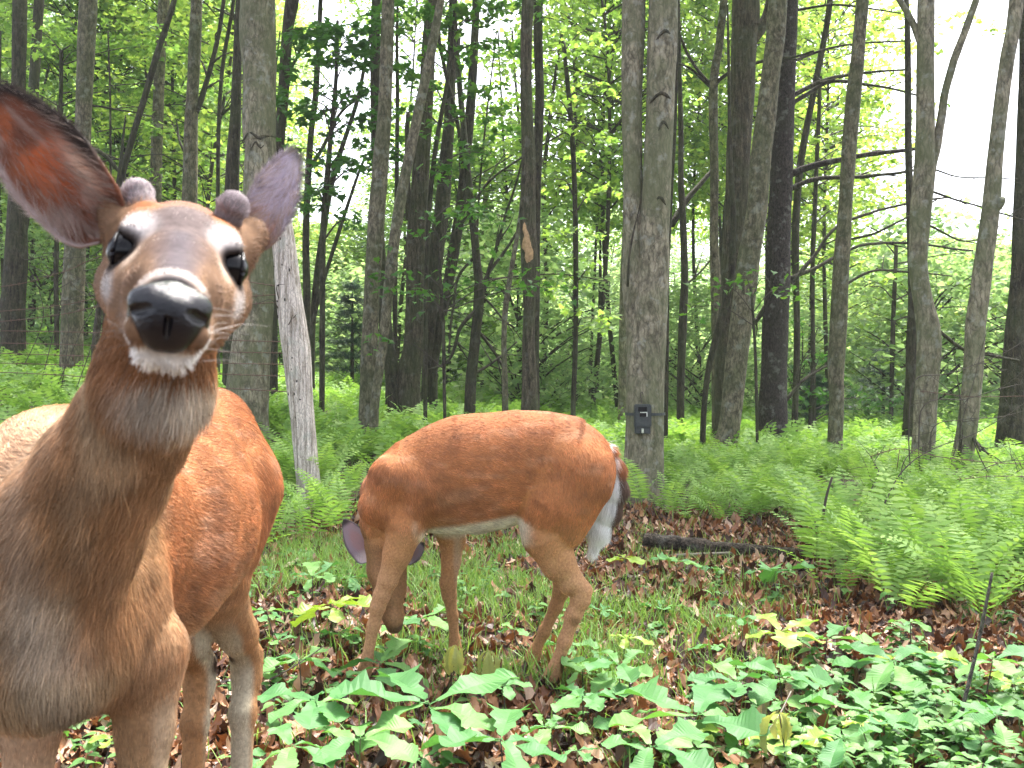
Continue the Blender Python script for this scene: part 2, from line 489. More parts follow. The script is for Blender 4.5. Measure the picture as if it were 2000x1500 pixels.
def build_litter():
    J = Join()
    n = 42000
    px, d, x = pxpos(n * 2, -150, 2150, 1.7, 8.0)
    keep = rng.uniform(0, 1, len(px)) < np.clip(1.15 - 0.75 * grass_amount(px, d), 0.12, 1) * np.where(d > fern_dmin(px) + 0.8, 0.35, 1)
    # more of them small and near
    px, d, x = px[keep][:n], d[keep][:n], x[keep][:n]
    z = ground_z(x, d)
    temps = []
    for k in range(8):
        V, q = leaf_template(3, 0.42 if k % 2 else 0.12, 0.26 if k < 6 else 0.34, k, fold=[0.5, -0.6, 0.9, -0.3, 0.3, -0.9, 0.6, -0.5][k], curl=[0.5, -0.5, 0.9, 0.2, -0.9, 0.7, -0.3, 0.4][k], twist=0.9 * (-1) ** k, wave=0.5)
        V = V - [0, 0.5, 0]
        temps.append((V, q))
    which = rng.integers(0, 8, len(x))
    for k in range(8):
        s = which == k; m_ = s.sum()
        Mx = rot_mats(rng.uniform(0, 6.28, m_), rng.normal(0, 0.3, m_), rng.normal(0, 0.3, m_))
        sc = rng.uniform(0.028, 0.075, m_)
        T = np.stack([x[s], d[s], z[s] + rng.uniform(0.002, 0.035, m_)], -1)
        V, f = scatter(temps[k][0], temps[k][1], Mx, T, sc)
        J.add(V, f)
    tag(link('leaf_litter', J.mesh('leaf_litter', [M['litter']])), 'curled brown dead oak leaves covering the forest floor', 'leaf litter', kind='stuff')

def build_grass():
    J = Join()
    n = 60000
    px, d, x = pxpos(n * 3, -100, 2100, 1.8, 8.5)
    clump = vnoise(np.stack([x, d, 0 * x], -1), 3.5, 9) * 0.5 + 0.5
    keep = rng.uniform(0, 1, len(px)) < (grass_amount(px, d) * 1.9 + 0.045) * np.clip(clump * 2.6 - 0.8, 0.02, 1)
    px, d, x = px[keep][:n], d[keep][:n], x[keep][:n]
    z = ground_z(x, d)
    m_ = len(x)
    for k in range(4):
        s = np.arange(m_) % 4 == k; c = s.sum()
        bend = [0.15, 0.4, 0.7, 1.0][k]
        t = np.array([0, 0.4, 0.75, 1.0]); w = np.array([0.02, 0.018, 0.012, 0.0])
        yy = bend * t ** 2 * 0.7; zz = t * (1 - 0.3 * bend * t)
        V = np.vstack([np.stack([-w, yy, zz], -1), np.stack([w, yy, zz], -1)])
        q = np.array([[0, 4, 5, 1], [1, 5, 6, 2]]); tr = np.array([[2, 6, 3]])
        Mx = rot_mats(rng.uniform(0, 6.28, c), rng.normal(0, 0.25, c), rng.normal(0, 0.25, c))
        sc = rng.uniform(0.035, 0.15, c)
        T = np.stack([x[s], d[s], z[s]], -1)
        Vv, f = scatter(V, q, Mx, T, sc)
        _, f3 = scatter(V, tr, Mx, T, sc)
        J.add(Vv, f, f3)
    tag(link('grass', J.mesh('grass', [M['grass']])), 'thin green woodland grass around the grazing deer', 'grass', kind='stuff')

def build_cover():
    """low leafy plants of the right foreground, too many to count"""
    J = Join()
    n = 1200
    px, d, x = pxpos(n * 4, -100, 2150, 1.8, 5.2)
    dens = 0.035 + 0.95 * smooth((px - 1350) / 400) * smooth((3.9 - d) / 0.9) + 0.3 * smooth((300 - px) / 300) * smooth((3.3 - d) / 0.5)
    dens = dens + 0.12 * smooth((px - 1100) / 200) * smooth((3.2 - d) / 0.8) + 0.08 * np.exp(-((px - 560) / 120) ** 2)
    keep = rng.uniform(0, 1, len(px)) < dens
    px, d, x = px[keep][:n], d[keep][:n], x[keep][:n]
    z = ground_z(x, d)
    V0, q0 = leaf_template(2, 0.05, 0.3, 3, fold=0.25, curl=0.3, oval=True)
    V1, q1 = leaf_template(2, 0.06, 0.38, 4, fold=0.15, curl=0.45, oval=True)
    Mx, T, sc, kk = [], [], [], []
    js = Join()
    for i in range(len(x)):
        h = rng.uniform(0.03, 0.13); nl = rng.integers(5, 11)
        lean = rng.normal(0, 0.02, 2)
        a0 = rng.uniform(0, 6.28)
        Vt, qt, tt = tube(np.array([[x[i], d[i], z[i] - 0.01], [x[i] + lean[0], d[i] + lean[1], z[i] + h]]), [0.0014, 0.0009], 3, False)
        js.add(Vt, qt)
        for k in range(nl):
            u = 0.35 + 0.65 * (k + 1) / nl
            Mx.append((a0 + k * 2.4, 0, rng.normal(0.15, 0.3)))
            T.append((x[i] + lean[0] * u, d[i] + lean[1] * u, z[i] + h * u)); sc.append(rng.uniform(0.024, 0.06)); kk.append(k % 2)
    Mx = np.array(Mx); T = np.array(T); sc = np.array(sc); kk = np.array(kk)
    R = rot_mats(Mx[:, 0], Mx[:, 1], Mx[:, 2])
    for v, q, s in ((V0, q0, kk == 0), (V1, q1, kk == 1)):
        Vv, f = scatter(v, q, R[s], T[s], sc[s]); J.add(Vv, f)
    js_off = js.n
    J.add(np.vstack(js.V), np.vstack(js.Q))
    tag(link('ground_cover', J.mesh('ground_cover', [M['cover_leaf']])), 'low small-leaved green ground cover between the seedlings', 'ground cover', kind='stuff')

# ---------------------------------------------------------------- oak seedlings
def oak_meshes():
    out = {}
    for key in ('oak_leaf', 'oak_lime', 'oak_wilt'):
        ms = []
        for k in range(5):
            wilt = key == 'oak_wilt'
            V, q = leaf_template([6, 5, 7, 6, 5][k], [0.22, 0.32, 0.17, 0.26, 0.36][k], [0.33, 0.36, 0.31, 0.34, 0.35][k], 20 + k,
                                 fold=0.75 if wilt else 0.16 + 0.05 * k, curl=0.75 if wilt else [0.16, 0.3, 0.42, 0.22, 0.1][k], wave=0.28)
            # petiole
            Vp, qp, _ = tube(np.array([[0, -0.10, 0.0], [0, 0.02, 0.002]]), [0.008, 0.008], 4, False)
            ms.append(make_mesh('seedling_leaf', np.vstack([Vp, V]), np.vstack([qp, q + len(Vp)]), [M[key]], False))
        out[key] = ms
    return out

def seedling(OM, px, py, span, nl, label, key='oak_leaf', h=None, group=None, name='oak_seedling', tilt=0.0, cat='seedling'):
    h = rng.uniform(0.11, 0.2) if h is None else h
    d = (H - h) * F / (py - YH)
    for _ in range(3):
        x = (px - 1000) / F * d
        g = gz(x, d)
        d = (H - h - g) * F / (py - YH)
    x = (px - 1000) / F * d; g = gz(x, d)
    L = span / 2.0 / F * d * 1.08
    L = min(L, 0.24)
    root = thing(name, (x, d, g), label, cat, group)
    lean = rng.normal(0, 0.015, 2)
    pts = catmull([[0, 0, -0.02], [lean[0] * .4, lean[1] * .4, h * .5], [lean[0], lean[1], h]], 6)
    link('stem', tube_mesh('stem', pts, np.linspace(0.0028, 0.0018, 6), M['stem'] if rng.random() < .4 else M['twig'], sides=5), root, (0, 0, 0))
    a0 = rng.uniform(0, 6.28)
    for k in range(nl):
        me = OM[key][rng.integers(0, 5)]
        o = link('leaf', me, root, (lean[0], lean[1], h - 0.012 * (k // 4)))
        s = L * rng.uniform(0.74 if span > 140 else 0.55, 1.05) * (1 if k < 4 else 0.8)
        o.scale = (s, s, s)
        pitch = rng.normal(0.12, 0.16) if key != 'oak_wilt' else -0.75
        o.rotation_euler = (pitch - 0.0, rng.normal(0, 0.15), a0 + k * 6.283 / nl + rng.normal(0, 0.18))
        o.location = Vector(o.location) + Vector((-math.sin(o.rotation_euler.z), math.cos(o.rotation_euler.z), 0)) * 0.1 * s
    return root

def build_seedlings():
    OM = oak_meshes()
    T_ = [
        (735, 1292, 210, 6, 'broad-leaved oak seedling just below the grazing deer\'s near front hoof', 'oak_leaf'),
        (860, 1368, 330, 6, 'largest oak seedling, its long leaves spread below the grazing deer\'s belly', 'oak_leaf'),
        (600, 1372, 215, 6, 'oak seedling with drooping leaves right beside the standing buck\'s hind leg', 'oak_leaf'),
        (590, 1288, 160, 6, 'oak seedling crossed by a thin dark twig, right of the buck\'s hind legs', 'oak_leaf'),
        (650, 1178, 170, 6, 'yellow-green oak seedling beside the grazing deer\'s lowered head', 'oak_lime'),
        (540, 1192, 100, 5, 'small blue-green oak seedling touching the right flank of the buck', 'oak_leaf'),
        (610, 1125, 130, 5, 'oak seedling in grass left of the grazing deer\'s ear', 'oak_leaf'),
        (820, 1205, 150, 5, 'dark green seedling between the grazing deer\'s two front legs', 'oak_leaf'),
        (885, 1262, 95, 4, 'pale wilted seedling at the foot of the grazing deer\'s far front leg', 'oak_wilt'),
        (950, 1272, 95, 4, 'second pale wilted seedling, right of the far front leg under the belly', 'oak_wilt'),
        (985, 1342, 130, 5, 'narrow-leaved seedling left of the grazing deer\'s hind hooves', 'oak_leaf'),
        (985, 1445, 290, 6, 'big flat seedling cut by the lower edge below the hind hooves', 'oak_leaf'),
        (700, 1440, 210, 5, 'seedling low down between the two largest drooping ones', 'oak_leaf'),
        (560, 1448, 160, 5, 'seedling at the lower edge close to the buck\'s hind foot', 'oak_leaf'),
        (1212, 1300, 180, 6, 'upright oak seedling to the right of the grazing deer\'s hind fetlocks', 'oak_leaf'),
        (1215, 1243, 100, 4, 'lime green two-leaved seedling in the grass behind the hind hooves', 'oak_lime'),
        (1140, 1352, 150, 5, 'seedling touching the hind hooves on their right', 'oak_leaf'),
        (1345, 1392, 330, 6, 'huge chewed oak seedling in front of the leaf-covered patch', 'oak_leaf'),
        (1270, 1452, 220, 5, 'seedling at the lower edge under the huge chewed one', 'oak_leaf'),
        (1430, 1330, 170, 5, 'seedling in the shade right of the huge chewed one', 'oak_leaf'),
        (1508, 1112, 135, 5, 'crisp oak seedling at the right end of the fallen log', 'oak_leaf'),
        (1452, 1205, 90, 4, 'small seedling alone on the brown leaf patch', 'oak_leaf'),
        (1520, 1228, 170, 5, 'seedling with fingered leaves at the foot of the right ferns', 'oak_lime'),
        (1610, 1246, 170, 5, 'long-leaved seedling in front of the right ferns', 'oak_leaf'),
        (1760, 1295, 210, 6, 'seedling with two wide leaves under the fern edge', 'oak_leaf'),
        (1920, 1285, 200, 6, 'five-leaved seedling behind the tall lichened stick', 'oak_leaf'),
        (1530, 1322, 220, 5, 'wide seedling in front of the long-leaved one', 'oak_leaf'),
        (1540, 1395, 130, 5, 'pale droopy seedling in the green cover of the right foreground', 'oak_wilt'),
        (1700, 1392, 220, 5, 'large dull green seedling left of the tall lichened stick', 'oak_leaf'),
        (1620, 1440, 160, 5, 'seedling at the lower edge between the pale droopy one and the stick', 'oak_leaf'),
        (1950, 1400, 200, 5, 'seedling at the right edge in front of the five-leaved one', 'oak_leaf'),
        (1225, 1090, 100, 5, 'yellow-green seedling left of the fallen log by the pale stick', 'oak_lime'),
        (1322, 1096, 110, 5, 'seedling growing in front of the middle of the fallen log', 'oak_leaf'),
        (1780, 1212, 70, 4, 'tiny seedling under the right ferns', 'oak_leaf'),
        (370, 1345, 120, 4, 'round-leaved seedling seen between the buck\'s hind legs', 'oak_leaf'),
        (345, 1425, 100, 5, 'bright seedling behind the buck\'s right front leg', 'oak_leaf'),
        (190, 1450, 120, 4, 'bitten lime seedling under the buck\'s chest', 'oak_lime'),
        (1100, 1165, 0, 0, '', ''),
    ]
    for a in T_:
        if a[3]:
            seedling(OM, a[0], a[1], a[2], a[3], a[4], a[5])
    grp = 'small oak seedlings scattered over the right foreground'
    n = 0
    while n < 24:
        px = rng.uniform(1050, 2050); py = rng.uniform(1230, 1500)
        if py < 1290 and px < 1500: continue
        seedling(OM, px, py, rng.uniform(80, 180), int(rng.integers(4, 6)), 'small green oak seedling in the low cover of the right foreground', 'oak_leaf' if rng.random() < .8 else 'oak_lime', rng.uniform(0.06, 0.13), grp)
        n += 1
    grp = 'small oak seedlings in the grass around the deer'
    for px, py in ((520, 1120), (570, 1080), (655, 1240), (540, 1250), (505, 1320), (670, 1345), (780, 1400), (1060, 1420), (1110, 1260), (1010, 1230), (1290, 1190), (1385, 1262), (1170, 1190), (1395, 1108), (690, 1130), (470, 1480), (640, 1490), (820, 1480), (1130, 1470), (1440, 1470)):
        seedling(OM, px, py, rng.uniform(60, 115), 4, 'small green oak seedling in the grass around the grazing deer', 'oak_leaf', rng.uniform(0.05, 0.1), grp)
    # holes bitten etc. are left to the leaf shapes

# ---------------------------------------------------------------- ferns
def frond_geo(seed, pairs=17, teeth=5, tilt=0.35, droop=0.9, L=0.5, Wd=0.1):
    r = np.random.default_rng(seed)
    n = 14
    t = np.linspace(0, 1, n)
    th = tilt + droop * t ** 1.6
    ds = L / (n - 1)
    y = np.concatenate([[0], np.cumsum(np.sin(th[:-1]) * ds)])
    z = np.concatenate([[0], np.cumsum(np.cos(th[:-1]) * ds)])
    spine = np.stack([0 * y + r.normal(0, 0.01) * t, y, z], -1)
    V, q, _ = tube(spine[[0, 4, 8, 11, 13]], np.array([0.0016, 0.0014, 0.001, 0.0007, 0.0004]), 3, False)
    J = Join(); J.add(V, None, tri(q))
    for k in range(pairs):
        s = 0.2 + 0.8 * (k + 0.5) / pairs
        c = np.array([np.interp(s, t, spine[:, j]) for j in range(3)])
        tg = np.array([0, np.sin(np.interp(s, t, th)), np.cos(np.interp(s, t, th))])
        nrm = np.array([0, -tg[2], tg[1]])      # upper side faces up
        nrm = np.array([0, -np.cos(np.interp(s, t, th)), np.sin(np.interp(s, t, th))])
        ln = Wd * (np.sin(np.pi * min(1.0, ((s - 0.2) / 0.8) * 0.86 + 0.2)) ** 0.9) * r.uniform(0.88, 1.08)
        if s > 0.93: ln *= 0.8
        for sd in (-1, 1):
            ax = np.array([sd, 0, 0]) * 0.95 + tg * 0.3 + nrm * r.uniform(0.0, 0.25)
            ax /= np.linalg.norm(ax)
            sag = -nrm * 0.0 + np.array([0, 0, -1]) * 0.25
            wv = tg - ax * np.dot(tg, ax); wv /= np.linalg.norm(wv)
            hw = L * 0.8 / pairs * 0.52
            if teeth == 1:
                b = lambda u_, w_: c + ax * ln * u_ + sag * ln * u_ ** 2 * 0.8 + wv * w_ * hw
                J.add(np.array([c, b(.3, .72), b(.3, -.72), b(.42, .5), b(.42, -.5), b(.62, .5), b(.62, -.5), b(.74, .28), b(.74, -.28), b(1, 0), b(.18, .4), b(.18, -.4)]), None,
                      np.array([[0, 10, 11], [10, 1, 2], [10, 2, 11], [1, 3, 4], [1, 4, 2], [3, 5, 6], [3, 6, 4], [5, 7, 8], [5, 8, 6], [7, 9, 8]]))
                continue
            if teeth == 0:
                tip = c + ax * ln + sag * ln * 0.6; mid = c + ax * ln * 0.4 + sag * ln * 0.06
                J.add(np.array([c, mid + wv * hw, tip, mid - wv * hw]), None, np.array([[0, 1, 2], [0, 2, 3]]))
                continue
            pts = []; fs = []
            for j in range(teeth):
                u0, u1 = j / teeth, (j + 1.0) / teeth
                w_ = hw * (1 - 0.75 * u0) * 1.05
                b0 = c + ax * ln * u0 + sag * ln * u0 ** 2 * 0.6; b1 = c + ax * ln * u1 + sag * ln * u1 ** 2 * 0.6
                um = c + ax * ln * (u0 + 0.75 / teeth) + sag * ln * (u0 + .5 / teeth) ** 2 * 0.6
                i0 = len(pts)
                pts += [b0, b1, um + wv * w_, um - wv * w_]
                fs += [[i0, i0 + 1, i0 + 2], [i0, i0 + 3, i0 + 1]]
            J.add(np.array(pts), None, np.array(fs))
    return np.vstack(J.V), np.vstack(J.T)

def build_ferns():
    tilts = [0.2, 0.4, 0.6, 0.8, 0.3, 0.5]
    drps = [0.9, 1.0, 0.9, 0.75, 1.3, 0.8]
    near = []
    for k in range(6):
        V, f = frond_geo(100 + k, 15, 1, tilts[k], drps[k])
        near.append((V, f, make_mesh('frond', V, f, [M['fern']], False)))
    mid = [frond_geo(100 + k, 12, 0, tilts[k], drps[k]) for k in range(6)]
    far = [frond_geo(100 + k, 9, 0, tilts[k], drps[k], Wd=0.12) for k in range(6)]
    # positions
    px, d, x = pxpos(15000, -300, 2300, 4.0, 24.0)
    edge = fern_dmin(px) + 0.5 * vnoise(np.stack([x, d, 0 * x], -1), 1.6, 21)
    keep = d > edge
    keep &= rng.uniform(0, 1, len(px)) < np.clip(0.24 + 0.22 * np.exp(-(d - 4) / 3) + 0.25 * vnoise(np.stack([x, d, 0 * x], -1), 1.1, 5), 0.1, 1)
    keep &= ~((np.abs(px - 1255) < 38) & (np.abs(d - 8.5) < 0.5))
    keep &= ~((px > 1100) & (px < 1560) & (d < 6.9))
    px, d, x = px[keep], d[keep], x[keep]
    o = np.argsort(d); px, d, x = px[o], d[o], x[o]
    vis = (px > -60) & (px < 2060) & ~((px < 500) & (d < 9)) & ~((px > 720) & (px < 1190) & (d < 9.5))
    idx = np.where(vis)[0][:230]
    ind = set(idx.tolist())
    labels = {
        0: ('feathery light green fern in the dense bed at the right edge', 'ferns in the bed at the right edge'),
        1: ('feathery light green fern on the near side of the right bed, over brown leaves', 'ferns along the near side of the right bed'),
        2: ('feathery green fern growing behind the fallen log', 'ferns behind the fallen log'),
        3: ('feathery green fern at the foot of the twin-stemmed tree', 'ferns round the twin-stemmed tree'),
        4: ('feathery green fern between the white leaning snag and the grazing deer', 'ferns between the snag and the grazing deer'),
        5: ('feathery green fern behind the buck, left of the white leaning snag', 'ferns left of the white snag'),
        6: ('feathery green fern behind the grazing deer\'s back', 'ferns behind the grazing deer'),
    }
    for i in idx:
        p = px[i]
        k = 0 if p > 1800 else 1 if p > 1570 else 2 if p > 1330 else 3 if p > 1190 else 6 if p > 740 else 4 if p > 600 else 5
        g = gz(x[i], d[i])
        root = thing('fern', (x[i], d[i], g - 0.01), labels[k][0], 'fern', labels[k][1])
        a0 = rng.uniform(0, 6.28); nf = int(rng.integers(4, 7)); sc = rng.uniform(0.8, 1.2) * (1.05 if d[i] > 6 else 1.12)
        for j in range(nf):
            v = near[rng.integers(0, 6)][2]
            o_ = link('frond', v, root, (rng.normal(0, 0.03), rng.normal(0, 0.03), 0))
            s = sc * rng.uniform(0.75, 1.1)
            o_.scale = (s, s, s)
            o_.rotation_euler = (rng.normal(0, 0.12), rng.normal(0, 0.12), a0 + j * 6.283 / nf + rng.normal(0, 0.35))
    rest = np.array([i for i in range(len(px)) if i not in ind])
    J = Join()
    fx, fy, fm = [], [], []
    nfr = rng.integers(4, 6, len(rest))
    fi = np.repeat(rest, nfr)
    yaw = rng.uniform(0, 6.28, len(fi))
    sc = np.repeat(rng.uniform(0.8, 1.2, len(rest)), nfr) * rng.uniform(0.8, 1.1, len(fi))
    T = np.stack([x[fi] + rng.normal(0, 0.04, len(fi)), d[fi] + rng.normal(0, 0.04, len(fi)), 0 * x[fi]], -1)
    T[:, 2] = ground_z(T[:, 0], T[:, 1]) - 0.01
    R = rot_mats(yaw, rng.normal(0, 0.12, len(fi)), rng.normal(0, 0.12, len(fi)))
    v = rng.integers(0, 6, len(fi)); dd = d[fi]
    for k in range(6):
        for lod, sel in ((mid, dd < 8.5), (far, dd >= 8.5)):
            s = (v == k) & sel
            if s.sum():
                V, f = scatter(lod[k][0], lod[k][1], R[s], T[s], sc[s] * (1.0 if lod is mid else 1.05))
                J.add(V, None, f)
    print('fern tris', sum(len(t) for t in J.T), 'ferns', len(px))
    tag(link('fern_bed', J.mesh('fern_bed', [M['fern']])), 'deep bed of light green ferns stretching back under the trees', 'fern bed', kind='stuff')
# ---------------------------------------------------------------- trees
def trunk_pts(d, pts, top_z, dz=0.12, wob=0.012, seed=0):
    """pixel polyline (px, py, width) bottom to top, at depth d -> world points, radii"""
    W = np.array([P(a, b, d) for a, b, w in pts]); R = np.array([w / 2.0 / F * d for a, b, w in pts])
    g = gz(W[0, 0], d)
    if W[0, 2] > g + 0.02:
        W = np.vstack([[W[0, 0], d, g - 0.12], W]); R = np.concatenate([[R[0] * 1.12], R])
    else:
        W[0, 2] = min(W[0, 2], g - 0.1)
    if top_z and top_z > W[-1, 2]:
        dr = W[-1] - W[-2]; dr /= np.linalg.norm(dr)
        dr = dr * 0.6 + np.array([0, 0, 0.4]); dr /= dr[2]
        h = top_z - W[-1, 2]
        W = np.vstack([W, W[-1] + dr * h * 0.5, W[-1] + dr * h]); R = np.concatenate([R, [R[-1] * 0.75, R[-1] * 0.35]])
    L = np.sum(np.linalg.norm(np.diff(W, axis=0), axis=1))
    n = max(6, int(L / dz))
    C = catmull(np.hstack([W, R[:, None]]), n)
    W, R = C[:, :3], np.maximum(C[:, 3], 0.002)
    s = np.linspace(0, L, n)
    W[:, 0] += wob * vnoise(np.stack([s, 0 * s + seed, 0 * s], -1), 1.3, seed)
    W[:, 1] += wob * vnoise(np.stack([s, 0 * s + seed, 0 * s], -1), 1.3, seed + 7)
    return W, R

LEAF2 = (np.array([[0, 0, 0], [0.42, 0.45, 0.07], [0, 1.0, -0.12], [-0.42, 0.45, 0.07]]), np.array([[0, 1, 2], [0, 2, 3]]))
MAPLE = None
def maple_template():
    a = [(0, 0), (.2, .02), (.42, .0), (.32, .22), (.5, .42), (.27, .45), (.3, .62), (.14, .62), (0, 1.0)]
    R_ = [(x, y) for x, y in a]; L_ = [(-x, y) for x, y in a[1:-1]][::-1]
    pts = R_ + L_
    V = np.array([[x, y, 0.22 * abs(x) - 0.25 * y * y] for x, y in pts] + [[0, .35, -0.03]])
    c = len(pts)
    f = np.array([[c, i, (i + 1) % c] for i in range(c)])
    return V, f

def sprays(centres, radius, per, leaf, size, seed, flat=0.10, droop=0.0, tilt=0.4):
    """flat layers of leaves round each centre"""
    r = np.random.default_rng(seed)
    n = len(centres)
    c = np.repeat(centres, per, 0); m_ = len(c)
    rad = np.repeat(radius, per) * np.sqrt(r.uniform(0, 1, m_)) 
    a = r.uniform(0, 6.283, m_)
    tl = np.repeat(r.normal(0, 0.22, (n, 2)), per, 0)
    dx, dy = rad * np.cos(a), rad * np.sin(a)
    T = c + np.stack([dx, dy, dx * tl[:, 0] + dy * tl[:, 1] - droop * rad ** 2 + r.normal(0, flat, m_) * np.repeat(radius, per)], -1)
    R = rot_mats(r.uniform(0, 6.283, m_), r.normal(0, tilt, m_), r.normal(-0.15, tilt, m_))
    return scatter(leaf[0], leaf[1], R, T, size * r.uniform(0.7, 1.25, m_))

def crown_variant(seed, z0, z1, R0, n_spray, per, size, mat, leaf=LEAF2, name='crown'):
    r = np.random.default_rng(seed)
    h = r.uniform(0, 1, n_spray)
    env = R0 * (0.45 + 0.75 * np.sin(np.pi * np.clip(h * 0.85 + 0.1, 0, 1))) * 0.8
    rr = env * np.sqrt(r.uniform(0.02, 1, n_spray)); a = r.uniform(0, 6.283, n_spray)
    c = np.stack([rr * np.cos(a), rr * np.sin(a), z0 + (z1 - z0) * h], -1)
    V, f = sprays(c, r.uniform(0.3, 0.8, n_spray), per, leaf, size, seed + 1, flat=0.13)
    me = make_mesh(name, V, f, [mat], False)
    # limbs
    J = Join()
    tp = catmull([[0, 0, -0.3], [r.normal(0, .15), r.normal(0, .15), z1 * 0.35], [r.normal(0, .3), r.normal(0, .3), z1 * 0.7], [r.normal(0, .4), r.normal(0, .4), z1 * 0.97]], 26)
    Vt, q, t = tube(tp, np.linspace(0.052, 0.01, 26) * (z1 / 9), 7, bump=0.1)
    J.add(Vt, q, t)
    J2 = Join()
    for i in np.argsort(rr)[::-1][:n_spray // 4]:
        zc = c[i, 2]
        k = int(np.clip((zc - 0.6) / z1, 0.05, 0.9) * 25)
        p0 = tp[k]; p1 = c[i]
        mid = (p0 + p1) / 2 + np.array([0, 0, 0.12])
        Vt, q, _ = tube(catmull([p0, mid, p1], 6), np.linspace(0.016, 0.004, 6), 4, False)
        J2.add(Vt, q)
    return me, J.mesh('trunk', [M['bark_dark']], True), J2.mesh('limbs', [M['bark_dark']], True)

def tree(label, d, pts, bark='bark_grey', top=9.0, branches=(), sides=18, name='tree', cat='tree', crown=None, bump=0.06, flute=0.18, extra_stems=(), wob=0.012, group=None):
    seed = int(abs(pts[0][0]) * 7 + d * 13) % 1000
    W, R = trunk_pts(d, pts, top, seed=seed, wob=wob)
    base = (W[0, 0], W[0, 1], gz(W[0, 0], W[0, 1]))
    root = thing(name, base, label, cat, group)
    V, q, t = tube(W, R, sides, bump=bump, freq=5, seed=seed, flute=flute)
    off = -np.array(base)
    link('trunk', make_mesh('trunk', V, [q, t], [M[bark]], True), root, off)
    for dd, ps, b2, tz in extra_stems:
        W2, R2 = trunk_pts(dd, ps, None, seed=seed + 3, wob=wob)
        if tz:
            W2, R2 = W2, R2
        V, q, t = tube(W2, R2, sides, bump=bump, freq=5, seed=seed + 3)
        link('stem', make_mesh('stem', V, [q, t], [M[b2]], True), root, off)
    for ps, w0, w1, dds in branches:
        W3 = np.array([P(a, b, d + (dds * i / max(1, len(ps) - 1))) for i, (a, b) in enumerate(ps)])
        n = max(6, len(ps) * 5)
        C = catmull(W3, n)
        C[:, 2] += 0.012 * vnoise(C, 4, seed + 5); C[:, 0] += 0.012 * vnoise(C, 4, seed + 6)
        rr = np.linspace(w0, w1, n) / 2 / F * d
        J = Join(); V, q, t = tube(C, rr, 7, bump=0.1, freq=14, seed=seed); J.add(V, q, t)
        # twigs
        r = np.random.default_rng(seed + int(ps[0][1]) + 3000)
        if w0 < 14:
            for _ in range(4):
                i = r.integers(n // 3, n - 1)
                dr = C[min(n - 1, i + 1)] - C[i - 1]; dr /= np.linalg.norm(dr) + 1e-9
                e = C[i] + (dr + r.normal(0, 0.6, 3)) * r.uniform(0.15, 0.5)
                V, q, _ = tube(catmull([C[i], (C[i] + e) / 2 + r.normal(0, 0.03, 3), e], 5), np.linspace(rr[i] * 0.6, 0.0015, 5), 4, False); J.add(V, q)
        link('branch', J.mesh('branch', [M[bark if w0 > 12 else 'bark_dark']], True), root, off)
    if crown is not None:
        o = link('crown', crown, root, (W[-1, 0] - base[0], W[-1, 1] - base[1], 0))
        o.rotation_euler = (0, 0, rng.uniform(0, 6.28))
    return root, W, R

